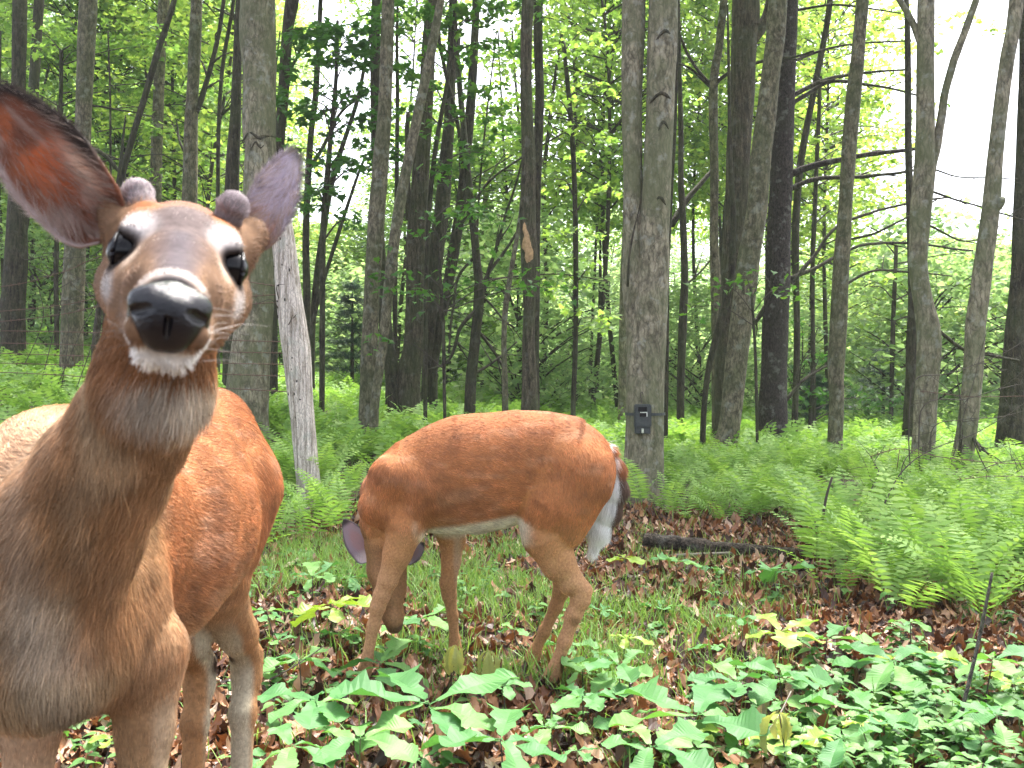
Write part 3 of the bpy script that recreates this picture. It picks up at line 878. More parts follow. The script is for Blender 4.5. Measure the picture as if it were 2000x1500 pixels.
def build_trees():
    high = [crown_variant(900 + k, 6.9, 10.8, 2.3, 46, 26, 0.14, M['leaf_mid'])[0] for k in range(3)]
    hc = lambda: high[rng.integers(0, 3)]
    # ---- left side
    tree('dark far-left tree, its foot on the slope beside the wire fence', 15, [(25, 640, 44), (30, 520, 42), (34, 400, 36), (34, 250, 28), (38, 0, 26)], 'bark_dark', crown=hc())
    tree('slim dark tree just right of the far-left tree, behind the buck\'s big ear', 17, [(12, 600, 26), (52, 380, 24), (66, 180, 20), (76, 0, 18)], 'bark_dark', crown=hc())
    tree('tall grey-brown tree rising behind the buck\'s big ear to the top edge', 13.5, [(140, 690, 42), (147, 500, 40), (158, 330, 32), (166, 160, 32), (172, 0, 34)], 'bark_grey', crown=hc(), branches=[([(165, 290), (200, 300), (235, 335), (262, 380)], 10, 6, 0.4), ([(168, 205), (240, 215), (300, 228)], 5, 2, 0.5)])
    tree('thin dark sapling leaning right, close to the buck\'s left cheek', 13, [(183, 680, 10), (198, 570, 11), (220, 430, 10), (235, 330, 8)], 'bark_dark', 4.5, sides=8)
    tree('mid-sized tree between the buck\'s big ear and left antler bud', 16, [(300, 640, 26), (302, 400, 24), (309, 200, 21), (320, 0, 22)], 'bark_grey', crown=hc())
    tree('greyish tree right above the buck\'s forehead with a forked side limb', 14, [(365, 680, 32), (370, 400, 30), (376, 200, 24), (385, 0, 22)], 'bark_grey', crown=hc(), branches=[([(382, 220), (400, 170), (422, 90), (440, -10)], 12, 8, 0.2), ([(378, 330), (352, 280), (345, 240)], 7, 3, .3)])
    tree('slender diagonal tree slanting up to the right across the left woods', 13.4, [(190, 640, 12), (228, 390, 12), (262, 260, 12), (300, 130, 12), (342, 0, 11)], 'bark_dark', 8, sides=10)
    tree('wiry sapling curving right above the buck\'s forehead', 14.5, [(425, 640, 9), (424, 400, 8), (428, 200, 8), (447, 60, 8), (458, -20, 7)], 'bark_dark', 8, sides=8)
    tree('straight dark tree tucked against the left of the big grey trunk', 13, [(452, 700, 32), (453, 370, 28), (460, 200, 20), (468, 0, 15)], 'bark_dark', crown=hc())
    tree('big smooth grey tree with a dark horizontal scar, behind the buck\'s small ear', 10.2, [(480, 800, 84), (490, 690, 76), (500, 560, 68), (507, 300, 62), (506, 260, 66), (505, 120, 66), (503, 0, 68)], 'bark_pale', 11, crown=hc(), sides=26)
    tree('narrow dark tree right of the big grey tree', 12.5, [(532, 720, 20), (534, 520, 20), (543, 300, 21), (550, 200, 22), (562, 60, 22), (572, -10, 26)], 'bark_dark', crown=hc(), branches=[([(552, 160), (580, 110), (590, 60)], 8, 4, .2)])
    big = [o for o in COL.objects if o.get('label', '').startswith('big smooth grey tree with a dark')][0]
    for (a, b, w, rr) in ((506, 272, 62, .010), (500, 245, 34, .007), (512, 290, 30, .006)):
        q = [P(a + t * w / 2, b + 6 * math.sin(t * 5) + 4 * t * t, 10.2) for t in np.linspace(-1, 1, 7)]
        q = np.array(q); cx = P(506, b, 10.2)[0]
        q[:, 1] = 10.2 - np.sqrt(np.maximum(.0005, .176 ** 2 - (q[:, 0] - cx) ** 2)) + .003
        link('bark_scar', tube_mesh('bark_scar', catmull(q, 16), rr * np.array([.3, .7, 1, 1.3, 1.1, 1, 1.4, 1.2, 1.5, 1.1, 1.3, 1, 1.2, .9, .6, .3]), M['bark_dark'], sides=7, bump=.4, freq=30), big, -np.array(big.location))
    # the dead snag
    root, W, R = tree('dead white barkless snag leaning left, riddled with small dark holes', 7.6, [(607, 985, 50), (598, 900, 48), (588, 800, 47), (579, 700, 51), (566, 600, 53), (557, 500, 45), (547, 400, 34), (542, 352, 26)], 'dead_white', None, bump=0.11, flute=0.0, sides=24, name='dead_snag')
    holes = [(552, 470), (564, 482), (556, 520), (538, 522), (570, 530), (545, 590), (562, 588), (546, 620), (566, 635), (551, 672), (576, 700), (560, 672), (567, 770), (580, 770), (591, 780), (569, 818), (582, 815), (575, 722), (548, 560), (560, 455), (585, 745)]
    r = np.random.default_rng(5)
    for a, b in holes:
        p = P(a, b, 7.6)
        i = np.argmin(np.abs(W[:, 2] - p[2])); dx = np.clip((p[0] - W[i, 0]) / R[i], -.92, .92)
        q = np.array([W[i, 0] + dx * R[i], W[i, 1] - math.sqrt(1 - dx * dx) * R[i] - 0.001, p[2]])
        Vh, qh, th = tube(np.array([q + [0, .02, .0], q + [0.001, -.003, 0.002]]), [0.006, 0.0055], 7)
        Vh = q + (Vh - q) * np.array([r.uniform(.8, 1.3), 1, r.uniform(1.0, 2.4)])
        link('hole', make_mesh('hole', Vh, [qh, th], [M['scar']]), root, -np.array(root.location))
    for ps in ([(545, 605), (530, 585), (505, 592)], [(560, 640), (578, 615), (572, 622)], [(548, 655), (565, 632), (572, 615)], [(549, 600), (540, 560), (556, 555)]):
        Wb = np.array([P(a, b, 7.55 - 0.06 * i) for i, (a, b) in enumerate(ps)])
        link('twig', tube_mesh('twig', catmull(Wb, 8), np.linspace(0.005, 0.002, 8), M['twig'], sides=5), root, -np.array(root.location))
    # ---- centre left
    tree('dark pole tree of a thin pair right of the snag', 14, [(600, 650, 15), (598, 470, 14), (604, 300, 13), (618, 180, 12), (624, 60, 10)], 'bark_dark', 8, branches=[([(604, 330), (640, 270), (670, 215), (720, 180)], 9, 4, 0.5)], sides=10)
    tree('second pole of the thin pair, curving right into the leaves', 14.2, [(609, 655, 12), (622, 520, 13), (640, 400, 12), (665, 300, 10), (700, 190, 8)], 'bark_dark', 6.5, sides=10)
    tree('thin whip leaning strongly right beside the white-sky gap', 12.5, [(603, 690, 8), (622, 590, 8), (660, 460, 8), (690, 370, 6), (714, 300, 5)], 'bark_dark', None, sides=7)
    tree('straight mossy grey tree, front one of a close pair left of centre', 10.8, [(716, 815, 33), (720, 690, 32), (727, 560, 31), (737, 420, 33), (744, 300, 32), (752, 180, 26), (758, 0, 24)], 'bark_grey', crown=hc(), flute=0.1)
    tree('blackish tree behind the mossy grey one, bending at the foot', 13.5, [(768, 740, 30), (755, 660, 26), (746, 560, 25), (738, 400, 22), (733, 200, 20), (735, 0, 18)], 'bark_dark', crown=hc())
    tree('slanting pale grey tree crossing from the pair\'s foot up to the right', 10.5, [(732, 808, 18), (745, 690, 18), (760, 560, 21), (778, 420, 21), (800, 300, 20), (822, 190, 20), (845, 80, 18), (862, -10, 15)], 'bark_grey', 7, sides=14)
    tree('thin straight pole between the slanting grey tree and the dark clump', 14, [(772, 695, 9), (771, 560, 10), (774, 400, 9), (776, 200, 8)], 'bark_dark', 7, sides=8)
    tree('thickest dark tree of the central clump', 13.6, [(796, 742, 50), (806, 690, 42), (812, 600, 40), (814, 450, 38), (824, 300, 32), (836, 120, 28), (845, 0, 24)], 'bark_ridged', crown=hc(), flute=0.3, branches=[([(800, 430), (795, 330), (797, 220)], 16, 9, .2)])
    tree('dark tree right behind the thickest one in the central clump', 14.6, [(838, 700, 30), (846, 560, 28), (858, 450, 30), (870, 330, 27), (878, 200, 20), (885, 0, 16)], 'bark_dark', crown=hc())
    tree('leaning tree on the right flank of the central clump', 13.8, [(848, 735, 14), (858, 650, 17), (880, 530, 22), (900, 400, 20), (915, 260, 19), (925, 120, 17), (930, 0, 15)], 'bark_dark', crown=hc(), branches=[([(905, 380), (895, 250), (862, 100), (858, 0)], 10, 6, .2)])
    tree('bright white birch trunk seen far off through the central gap', 24, [(893, 720, 17), (894, 600, 15), (896, 500, 13), (902, 440, 10), (910, 380, 10)], 'birch_white', 7.5, flute=0, sides=12)
    tree('pale straight trunk far behind the central clump', 26, [(936, 690, 12), (940, 560, 12), (948, 400, 12), (952, 250, 9)], 'bark_pale', 8, flute=0, sides=10)
    tree('many-stemmed ragged tree with dead limbs fanning out, right of the central clump', 13.2, [(918, 755, 22), (928, 660, 20), (938, 580, 18), (930, 490, 16), (918, 380, 14), (905, 250, 12), (890, 90, 10)], 'bark_dark', 8, sides=12,
         branches=[([(938, 590), (965, 500), (985, 430), (1025, 300)], 9, 4, .3), ([(938, 560), (1000, 470), (1030, 410), (1060, 310)], 7, 3, .5), ([(936, 600), (900, 640), (880, 700), (850, 720)], 9, 4, -.3),
                   ([(938, 575), (985, 625), (1005, 640)], 5, 3, .2), ([(930, 640), (960, 680), (990, 735)], 7, 5, .3), ([(930, 500), (895, 540), (885, 600), (876, 690)], 6, 4, -.2), ([(942, 550), (1010, 540), (1090, 535), (1190, 550)], 4, 2, .4),
                   ([(900, 440), (950, 360), (1030, 300), (1110, 255)], 6, 3, .4), ([(925, 730), (960, 710), (1010, 668)], 7, 3, .2)])
    tree('thin crooked tree left of the trunk with the torn bark', 12, [(987, 765, 12), (985, 680, 11), (988, 600, 11), (1000, 520, 10), (1014, 440, 9), (1020, 400, 9), (1026, 300, 7)], 'bark_grey', 6, sides=9)
    root, W, R = tree('tree with a torn strip of bark showing pale orange wood', 11, [(1034, 808, 34), (1032, 700, 26), (1035, 600, 25), (1036, 520, 32), (1032, 440, 31), (1030, 300, 27), (1027, 130, 22), (1031, 0, 24)], 'bark_ridged', crown=hc())
    sc_ = []
    for k, b in enumerate(np.linspace(405, 528, 12)):
        z = P(0, b, 11)[2]; i = np.argmin(np.abs(W[:, 2] - z))
        sc_.append([W[i, 0] - R[i] * (.45 - .04 * k + .1 * math.sin(k * 2.1)), W[i, 1] - R[i] * .62, z])
    sc_ = np.array(sc_)
    link('torn_strip', tube_mesh('torn_strip', sc_, np.array([.005, .012, .022, .03, .034, .042, .05, .056, .05, .052, .034, .012]), M['bare_wood'], sides=10, bump=0.15, freq=30), root, -np.array(root.location))
    tree('straight dark stem close behind the tree with torn bark', 12.6, [(1043, 700, 18), (1046, 420, 20), (1053, 200, 17), (1050, 0, 18)], 'bark_dark', crown=hc())
    # ---- twin-stemmed tree with the game camera
    d = 8.6
    root, W, R = tree('large twin-stemmed grey tree carrying the game camera', d, [(1255, 985, 108), (1258, 930, 82), (1261, 800, 74), (1264, 700, 74), (1269, 600, 70), (1276, 500, 60), (1282, 400, 58), (1288, 200, 56), (1295, 0, 58)], 'bark_pale', 11, crown=hc(), sides=28, bump=0.045, flute=0.1,
         extra_stems=[(d + 0.06, [(1246, 720, 44), (1240, 560, 46), (1236, 420, 38), (1235, 200, 40), (1240, 0, 46), (1243, -500, 40)], 'bark_pale', None)])
    for k, (a, b, w) in enumerate([(1295, 75, 34), (1288, 195, 44), (1292, 250, 20), (1284, 396, 24)]):
        q = np.array([P(a - w / 2, b + 12, d), P(a - w / 4, b + 1, d), P(a, b - 5, d), P(a + w / 4, b, d), P(a + w / 2, b + 9, d)])
        cx = P(1288, b, d)[0]; rr = 0.13
        q[:, 1] = d - np.sqrt(np.maximum(0.0005, rr ** 2 - (q[:, 0] - cx) ** 2)) + 0.002
        link('branch_scar', tube_mesh('branch_scar', catmull(q, 12), np.array([.004, .010, .014, .018, .020, .024, .020, .022, .018, .014, .009, .004]) * .8, M['bark_dark'], sides=7, bump=0.3, freq=30), root, -np.array(root.location))
    sp = [P(a, b, d - 0.14) for a, b in ((1226, 560), (1229, 500), (1238, 450), (1250, 400), (1256, 350))]
    link('split_seam', tube_mesh('split_seam', catmull(sp, 14), np.linspace(0.012, 0.003, 14), M['bark_dark'], sides=7, bump=0.4, freq=25), root, -np.array(root.location))
    GC = game_camera(W, R, d)
    # ---- right of centre
    tree('thin black sapling against the right edge of the twin-stemmed tree', 12.5, [(1300, 800, 12), (1302, 600, 11), (1306, 420, 11), (1316, 250, 9)], 'bark_dark', 6, sides=9)
    tree('thin dark tree standing in ferns between the twin-stemmed tree and the big dark trunk', 14, [(1328, 790, 15), (1335, 620, 17), (1338, 540, 15), (1332, 400, 13), (1330, 300, 11)], 'bark_dark', 7, sides=10,
         branches=[([(1335, 560), (1360, 540), (1395, 500)], 6, 3, .1), ([(1310, 440), (1350, 380), (1395, 330)], 14, 8, .3)])
    tree('crooked sapling leaning against the big dark trunk from the left', 11.8, [(1374, 832, 11), (1383, 720, 12), (1405, 640, 15), (1424, 560, 14), (1432, 440, 11), (1428, 330, 9)], 'bark_dark', 5.5, sides=10)
    tree('slim mossy tree left of the big dark trunk, forked near mid-height', 13, [(1402, 800, 26), (1400, 600, 22), (1395, 420, 17), (1393, 180, 17), (1405, 80, 15), (1413, 0, 15)], 'bark_grey', crown=hc(), branches=[([(1392, 170), (1350, 120), (1325, 60), (1310, 0)], 7, 4, .2), ([(1395, 165), (1430, 140), (1500, 118), (1560, 110), (1590, 100)], 8, 4, -.6), ([(1388, 170), (1340, 130), (1280, 120)], 6, 3, .1)])
    tree('big dark ridged tree, left of the leaning beech', 12.3, [(1417, 810, 46), (1420, 700, 44), (1428, 560, 44), (1438, 400, 48), (1449, 200, 46), (1455, 60, 50), (1457, 0, 52)], 'bark_ridged', 12, crown=hc(), sides=24, branches=[([(1470, 80), (1495, 40), (1510, -20)], 22, 20, .1)])
    tree('grey beech leaning right across the big dark ridged tree', 11.2, [(1412, 885, 48), (1424, 830, 42), (1438, 700, 42), (1456, 560, 44), (1472, 440, 40), (1488, 300, 40), (1505, 150, 36), (1520, 0, 36)], 'bark_grey', 10, crown=hc(), sides=22)
    tree('scaly dark reddish pine trunk right of the leaning beech', 13, [(1508, 832, 58), (1513, 700, 50), (1518, 560, 46), (1524, 400, 44), (1531, 200, 42), (1538, 0, 36)], 'bark_pine', 12, crown=hc(), sides=22, bump=0.08,
         branches=[([(1545, 340), (1600, 320), (1680, 305), (1790, 290)], 15, 7, -.5), ([(1545, 370), (1600, 348), (1700, 345), (1800, 330)], 11, 5, -.3), ([(1540, 195), (1590, 165), (1660, 145), (1780, 135)], 11, 4, .2),
                   ([(1545, 205), (1620, 160), (1700, 165), (1790, 185)], 9, 4, .5), ([(1545, 120), (1640, 90), (1780, 80)], 6, 3, .3), ([(1540, 560), (1590, 500), (1640, 440), (1760, 400), (1850, 385)], 9, 4, .4), ([(1540, 545), (1600, 520), (1680, 480), (1780, 475), (1900, 490)], 9, 4, .9),
                   ([(1545, 20), (1640, 10), (1760, 25)], 6, 3, .2), ([(1500, 590), (1480, 620), (1465, 640)], 12, 8, 0), ([(1535, 780), (1570, 740), (1615, 715)], 8, 4, .3)])
    tree('dark sinuous tree bending right from behind the pine trunk', 13.8, [(1552, 830, 13), (1556, 640, 12), (1553, 450, 15), (1562, 330, 14), (1588, 180, 13), (1612, 60, 12), (1622, -20, 12)], 'bark_dark', 8, sides=12)
    tree('two-toned straight tree with a swollen knot, alone in the ferns', 10.3, [(1628, 905, 30), (1632, 780, 28), (1632, 700, 32), (1641, 560, 30), (1650, 400, 28), (1664, 220, 28), (1676, 100, 26), (1686, 0, 24)], 'bark_grey', 9, crown=hc(), sides=18, bump=0.1,
         branches=[([(1655, 470), (1720, 450), (1780, 420), (1830, 390)], 5, 3, -.2), ([(1645, 560), (1700, 530), (1760, 530), (1860, 540)], 6, 3, .3)])
    tree('dark mossy tree hidden behind the pale crooked one on the right', 12, [(1774, 872, 28), (1780, 740, 24), (1784, 620, 20), (1780, 500, 16)], 'bark_dark', 7, sides=14)
    tree('pale crooked grey tree with a fork and bulges, in the right ferns', 9.2, [(1802, 925, 44), (1806, 800, 42), (1812, 660, 46), (1803, 590, 36), (1794, 500, 36), (1798, 400, 40), (1806, 280, 36), (1808, 140, 34), (1811, 0, 32)], 'bark_pale', 9, crown=hc(), sides=20, bump=0.07,
         branches=[([(1812, 400), (1826, 300), (1842, 200), (1870, 100), (1908, -10)], 18, 14, .05), ([(1800, 85), (1782, 40), (1752, -10)], 14, 12, .1), ([(1826, 640), (1880, 680), (1920, 690), (1990, 705)], 8, 5, .3), ([(1815, 440), (1880, 470), (1950, 460)], 5, 2, .2), ([(1812, 370), (1900, 400), (2000, 430)], 5, 3, .4), ([(1815, 330), (1880, 345), (1990, 350)], 4, 2, .3)])
    tree('pale grey tree leaning right with a broken stub halfway up', 8.9, [(1870, 945, 46), (1888, 840, 38), (1902, 700, 36), (1912, 600, 38), (1926, 480, 34), (1938, 380, 34), (1950, 250, 28), (1966, 120, 28), (1984, 0, 26)], 'bark_pale', 9, crown=hc(), sides=20, bump=0.07,
         branches=[([(1930, 420), (1952, 400), (1958, 388)], 18, 13, -.1), ([(1885, 840), (1905, 860), (1915, 880)], 9, 5, -.2), ([(1862, 935), (1872, 900), (1874, 878)], 7, 8, -.15)])
    tree('dark trunk cut by the right edge of the picture', 10.6, [(1968, 905, 56), (1980, 780, 50), (1988, 620, 42), (1994, 450, 30), (2001, 200, 24), (2004, 0, 22)], 'bark_dark', 9, crown=hc(), sides=18)
    tree('pale trunk squeezed behind the left foot of the twin-stemmed tree', 15, [(1218, 800, 22), (1220, 640, 22), (1226, 400, 20)], 'bark_pale', 8, sides=12, flute=0)

def game_camera(W, R, d):
    i = np.argmin(np.abs(W[:, 2] - P(1255, 812, d)[2]))
    y = W[i, 1] - R[i] - 0.03
    c = P(1255, 812, y)
    root = thing('game_camera', c, 'small dark grey box camera strapped to the twin-stemmed tree', 'camera')
    dk = plain('camera_plastic', (0.035, 0.04, 0.04), 0.55, nscale=60, var=0.3)
    gl = plain('camera_glass', (0.006, 0.006, 0.008), 0.1, var=0.1)
    st = plain('camera_metal', (0.6, 0.6, 0.58), 0.3, metal=0.8)
    def box(name, cx, cz, w, h, dep, yoff, mat, bev=0.004, parent=root):
        import bmesh
        bm = bmesh.new(); bmesh.ops.create_cube(bm, size=1)
        bmesh.ops.scale(bm, vec=(w, dep, h), verts=bm.verts)
        bmesh.ops.bevel(bm, geom=bm.edges[:], offset=bev, segments=2, affect='EDGES')
        me = bpy.data.meshes.new(name); bm.to_mesh(me); bm.free(); me.materials.append(mat)
        return link(name, me, parent, (cx, yoff, cz))
    s = y / F
    box('housing', 0, 0.0, 33 * s, 45 * s, 0.07, 0, dk, 0.008)
    box('base_latch', 0.0, -28 * s, 30 * s, 14 * s, 0.05, 0.005, dk, 0.005)
    box('sensor_window', -1 * s, 13 * s, 17 * s, 9 * s, 0.01, -0.036, gl, 0.002)
    box('lens_plate', 1 * s, 3 * s, 15 * s, 9 * s, 0.008, -0.037, gl, 0.002)
    box('lens_rim', 1 * s, 6.8 * s, 14 * s, 1.6 * s, 0.012, -0.039, st, 0.001)
    box('lens_side', 7.4 * s, 2.5 * s, 2 * s, 8 * s, 0.012, -0.039, st, 0.001)
    box('padlock', -1 * s, -29 * s, 4 * s, 9 * s, 0.02, -0.035, st, 0.002)
    # strap and hook
    n = 28; th = np.linspace(0, 2 * np.pi, n)
    z = W[i, 2]; rr = R[i] * 1.05
    ring = np.stack([W[i, 0] - c[0] + rr * np.cos(th), W[i, 1] - c[1] + rr * np.sin(th), 0 * th], -1)
    V = np.vstack([ring + [0, 0, -0.012], ring + [0, 0, 0.012]]); k = np.arange(n - 1)
    link('strap', make_mesh('strap', V, np.stack([k, k + 1, n + k + 1, n + k], -1), [dk]), root, (0, 0, 0.01))
    hp = np.array([[-0.008, 0.02, 24 * s], [-0.008, 0.01, 33 * s], [-0.016, 0.01, 38 * s], [-0.012, 0.01, 45 * s], [0, 0.01, 46 * s], [0.006, 0.01, 41 * s]])
    link('hook', tube_mesh('hook', catmull(hp, 16), np.full(16, 0.0035), plain('hook_iron', (0.05, 0.035, 0.03), 0.7), sides=6), root, (0, 0, 0))
    return root

def build_understory():
    """named leafy trees whose big leaves hang in view, and the sunlit thicket behind"""
    leaf = maple_template()
    def hung(label, d, trunk, spr, nleaf, size, mat='maple_near', bark='bark_dark', top=None, cat='tree', name='maple_sapling'):
        seed = int(trunk[0][0] + d * 31) % 997
        W, R = trunk_pts(d, trunk, top, seed=seed)
        base = (W[0, 0], W[0, 1], gz(W[0, 0], W[0, 1]))
        root = thing(name, base, label, cat); off = -np.array(base)
        V, q, t = tube(W, R, 9, bump=0.08, seed=seed)
        link('trunk', make_mesh('trunk', V, [q, t], [M[bark]], True), root, off)
        r = np.random.default_rng(seed)
        J = Join(); LV = Join()
        for px, py, rad, dd in spr:
            c0 = P(px, py, d + dd)
            i = np.argmin(np.abs(W[:, 2] - (c0[2] - 0.25))); p0 = W[i]
            mid = (p0 + c0) / 2 + [0, 0, 0.1]
            br = catmull([p0, mid, c0], 10)
            J = Join(); V, q, _ = tube(br, np.linspace(max(0.006, R[i] * .4), 0.003, 10), 5, False); J.add(V, q)
            R_ = rad / F * d
            k = max(2, int(R_ / 0.16))
            cs = []
            for _ in range(k * 2):
                a = r.uniform(0, 6.28); rr = R_ * math.sqrt(r.uniform(0, 1))
                e = c0 + np.array([rr * math.cos(a), rr * math.sin(a) * .8, r.normal(0, .08)])
                V, q, _ = tube(catmull([c0, (c0 + e) / 2 + [0, 0, .02], e], 4), [0.003, 0.002, 0.0018, 0.0012], 4, False); J.add(V, q)
                cs.append(e)
            cs = np.array(cs)
            per = max(3, int(nleaf * R_ ** 2 * 3.2 / len(cs)))
            V, f = sprays(cs, np.full(len(cs), 0.2), per, leaf, size, int(px + py), flat=0.16, tilt=0.35)
            LV.add(V, None, f)
            link('branch', J.mesh('branch', [M['twig']], True), root, off)
        link('leaves', LV.mesh('leaves', [M[mat]]), root, off)
        return root
    hung('maple sapling with dark leaves hanging before the bright gap right of the buck\'s small ear', 11.4, [(628, 800, 11), (630, 500, 12), (640, 330, 11), (655, 160, 8), (660, 40, 6)],
         [(590, 130, 60, 0), (640, 90, 70, .3), (690, 120, 80, 0), (620, 210, 60, -.2), (700, 190, 60, .2), (660, 250, 40, 0), (580, 290, 30, 0), (700, 290, 70, 0), (650, 330, 60, -.2), (610, 370, 60, .1), (720, 330, 50, .2), (560, 60, 60, .3), (740, 60, 60, 0), (640, 395, 60, 0), (690, 430, 40, 0), (540, 170, 60, .4), (610, 60, 60, .4), (680, 70, 70, -.3), (730, 240, 60, .3), (590, 210, 50, .5)], 150, 0.11)
    hung('maple sapling whose leaves veil the tops of the central dark clump', 11.8, [(830, 800, 9), (835, 500, 9), (850, 300, 9), (880, 120, 8), (890, 0, 6)],
         [(800, 60, 70, 0), (860, 30, 70, 0), (820, 150, 60, 0), (900, 90, 60, .2), (790, 220, 50, .2), (860, 240, 50, 0), (930, 40, 60, 0), (950, 180, 60, .3), (780, 110, 50, .2), (850, 330, 40, 0), (900, 300, 50, 0), (960, 300, 50, .3), (770, 20, 70, .4), (990, 90, 70, .4), (1000, 230, 60, .4), (1010, 20, 70, .2), (920, 400, 40, .2)], 150, 0.10)
    hung('short maple with single leafy sprays low in front of the dark clump', 10.2, [(870, 800, 7), (866, 650, 7), (860, 520, 6), (868, 420, 4)],
         [(800, 560, 34, -.2), (870, 545, 34, 0), (745, 545, 26, .2), (822, 430, 32, 0), (880, 500, 26, .1), (765, 520, 20, .1), (905, 420, 40, 0), (960, 440, 40, .2), (1000, 560, 36, 0), (1060, 545, 36, 0), (1120, 560, 30, 0), (745, 660, 18, 0), (840, 590, 30, .1)], 230, 0.085)
    hung('leafy maple filling the space right of the tree with torn bark', 13.5, [(1120, 800, 10), (1125, 600, 10), (1120, 300, 10), (1100, 80, 8)],
         [(1100, 100, 90, 0), (1160, 60, 80, 0), (1080, 200, 80, .2), (1170, 170, 70, .3), (1130, 280, 80, 0), (1090, 350, 70, 0), (1170, 380, 70, .2), (1120, 460, 80, 0), (1180, 520, 60, 0), (1090, 560, 60, .3), (1140, 620, 80, 0)], 70, 0.10, 'leaf_mid')
    hung('leafy sapling low between the leaning beech and the pine trunk', 10.4, [(1480, 880, 6), (1476, 700, 6), (1468, 560, 5)],
         [(1450, 540, 40, 0), (1500, 545, 40, 0), (1400, 560, 34, .1), (1545, 560, 36, .1), (1350, 600, 30, .3)], 90, 0.085)
    hung('small bushy tree with dark leaves beyond the pine trunk, low down', 15, [(1580, 860, 8), (1585, 760, 7), (1590, 660, 6)],
         [(1570, 700, 70, 0), (1620, 760, 80, .2), (1680, 800, 70, .3), (1560, 780, 60, 0), (1720, 780, 50, .2), (1600, 640, 60, 0), (1500, 740, 50, .2)], 60, 0.10)
    hung('leafy tree filling the top left corner with green', 15.5, [(110, 760, 9), (112, 400, 9), (120, 100, 8)],
         [(60, 60, 100, 0), (160, 100, 100, 0), (100, 200, 90, .3), (230, 60, 90, 0), (240, 180, 90, .2), (20, 180, 60, .2), (200, 290, 80, 0), (260, 330, 60, 0), (330, 90, 80, 0), (400, 170, 80, .4), (340, 250, 70, 0), (420, 300, 60, 0), (60, 350, 70, 1)], 60, 0.11, 'leaf_mid')
    hung('pale-leaved tree behind the right-hand poles below the open sky', 16, [(1740, 840, 9), (1745, 640, 9), (1750, 480, 7)],
         [(1700, 560, 90, 0), (1760, 620, 90, 0), (1860, 560, 80, 0), (1940, 600, 90, 0), (1700, 470, 60, 0), (1850, 660, 80, 0), (1960, 700, 80, 0), (1740, 700, 70, 0), (1850, 470, 60, .4), (1960, 500, 60, .4)], 45, 0.11, 'leaf_mid')
    hung('leafy tree overhanging the pine trunk and the knotted tree from above', 15, [(1590, 860, 9), (1588, 500, 9), (1600, 200, 8), (1610, 40, 6)],
         [(1600, 50, 90, 0), (1660, 110, 80, 0), (1570, 150, 80, 0), (1720, 40, 70, 0), (1640, 210, 80, .2), (1700, 190, 60, 0), (1600, 280, 80, 0), (1680, 290, 60, .2), (1590, 400, 80, 0), (1670, 400, 70, .2), (1780, 90, 60, 0), (1620, 500, 80, 0), (1750, 150, 60, .4), (1740, 250, 50, .3), (1700, 340, 60, .3), (1860, 40, 50, .3), (1960, 60, 40, .4)], 80, 0.105, 'leaf_mid')
    # ---- thicket
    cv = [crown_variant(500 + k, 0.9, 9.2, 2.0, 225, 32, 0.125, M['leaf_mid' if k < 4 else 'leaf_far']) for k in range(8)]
    cvh = [crown_variant(560 + k, 3.4, 9.3, 2.1, 165, 32, 0.125, M['leaf_mid']) for k in range(4)]
    tops = ([-400, 560, 600, 700, 715, 900, 915, 965, 975, 1700, 1720, 1750, 2000, 2400], [-300, -300, 430, 430, -250, -250, 230, 230, -300, -300, 250, 455, 470, 470])
    regions = [(430, 'leafy young tree of the bright thicket left of the big grey tree', 'thicket trees behind the buck'),
               (1000, 'leafy young tree of the bright thicket behind the central dark clump', 'thicket trees behind the central clump'),
               (1620, 'leafy young tree of the bright thicket behind the pine trunk and beech', 'thicket trees behind the pine trunk'),
               (9999, 'leafy low tree of the pale thicket under the open sky at right', 'thicket trees under the open sky')]
    rows = [(19.5, 170, 1.0, 0), (23, 130, 1.0, 0), (27, 115, 1.0, 4), (38, 90, 1.15, 4), (52, 75, 1.35, 4), (70, 60, 1.6, 4)]
    for d, step, sc, v0 in rows:
        px = -150.0 + rng.uniform(0, step)
        while px < 2150:
            q = px + rng.uniform(-0.3, 0.3) * step
            dd = d * rng.uniform(0.9, 1.1)
            ty = min(np.interp([q - 50, q, q + 50], *tops)) if False else max(np.interp([q - 55 * 20 / d * 1.5, q, q + 55 * 20 / d * 1.5], *tops))
            ztop = H + (YH - ty) / F * dd
            zg = gz((q - 1000) / F * dd, dd) - 0.012 * max(0, dd - 60)
            hgt = min(ztop - zg, rng.uniform(12, 15) * sc)
            if d < 22 and (ty > 0 or 560 < q < 1000):
                px += step; continue
            if hgt > 1.2:
                me, tr, lb = cv[rng.integers(0, 4) + v0]
                if q > 540 and d < 30 and hgt > 8: me, tr, lb = cvh[rng.integers(0, 4)]
                if q > 540 and d > 30: hgt = min(hgt, rng.uniform(5, 8) * (d / 38) ** .7)
                lab = next(r_ for r_ in regions if q < r_[0])
                root = thing('thicket_tree', ((q - 1000) / F * dd, dd, zg), lab[1], 'tree', lab[2])
                s = hgt / 9.4
                for nm, m_ in (('trunk', tr), ('limbs', lb), ('crown', me)):
                    link(nm, m_, root, (0, 0, 0))
                root.scale = (sc * rng.uniform(.9, 1.15) * (1 if s > .5 else .8), sc * (1 if s > .5 else .8), s * (1 if True else 1))
                root.rotation_euler = (0, 0, rng.uniform(0, 6.28))
            px += step
    sh = [crown_variant(700 + k, 0.15, 2.6, 1.25, 80, 30, 0.10, M['leaf_far']) for k in range(4)]
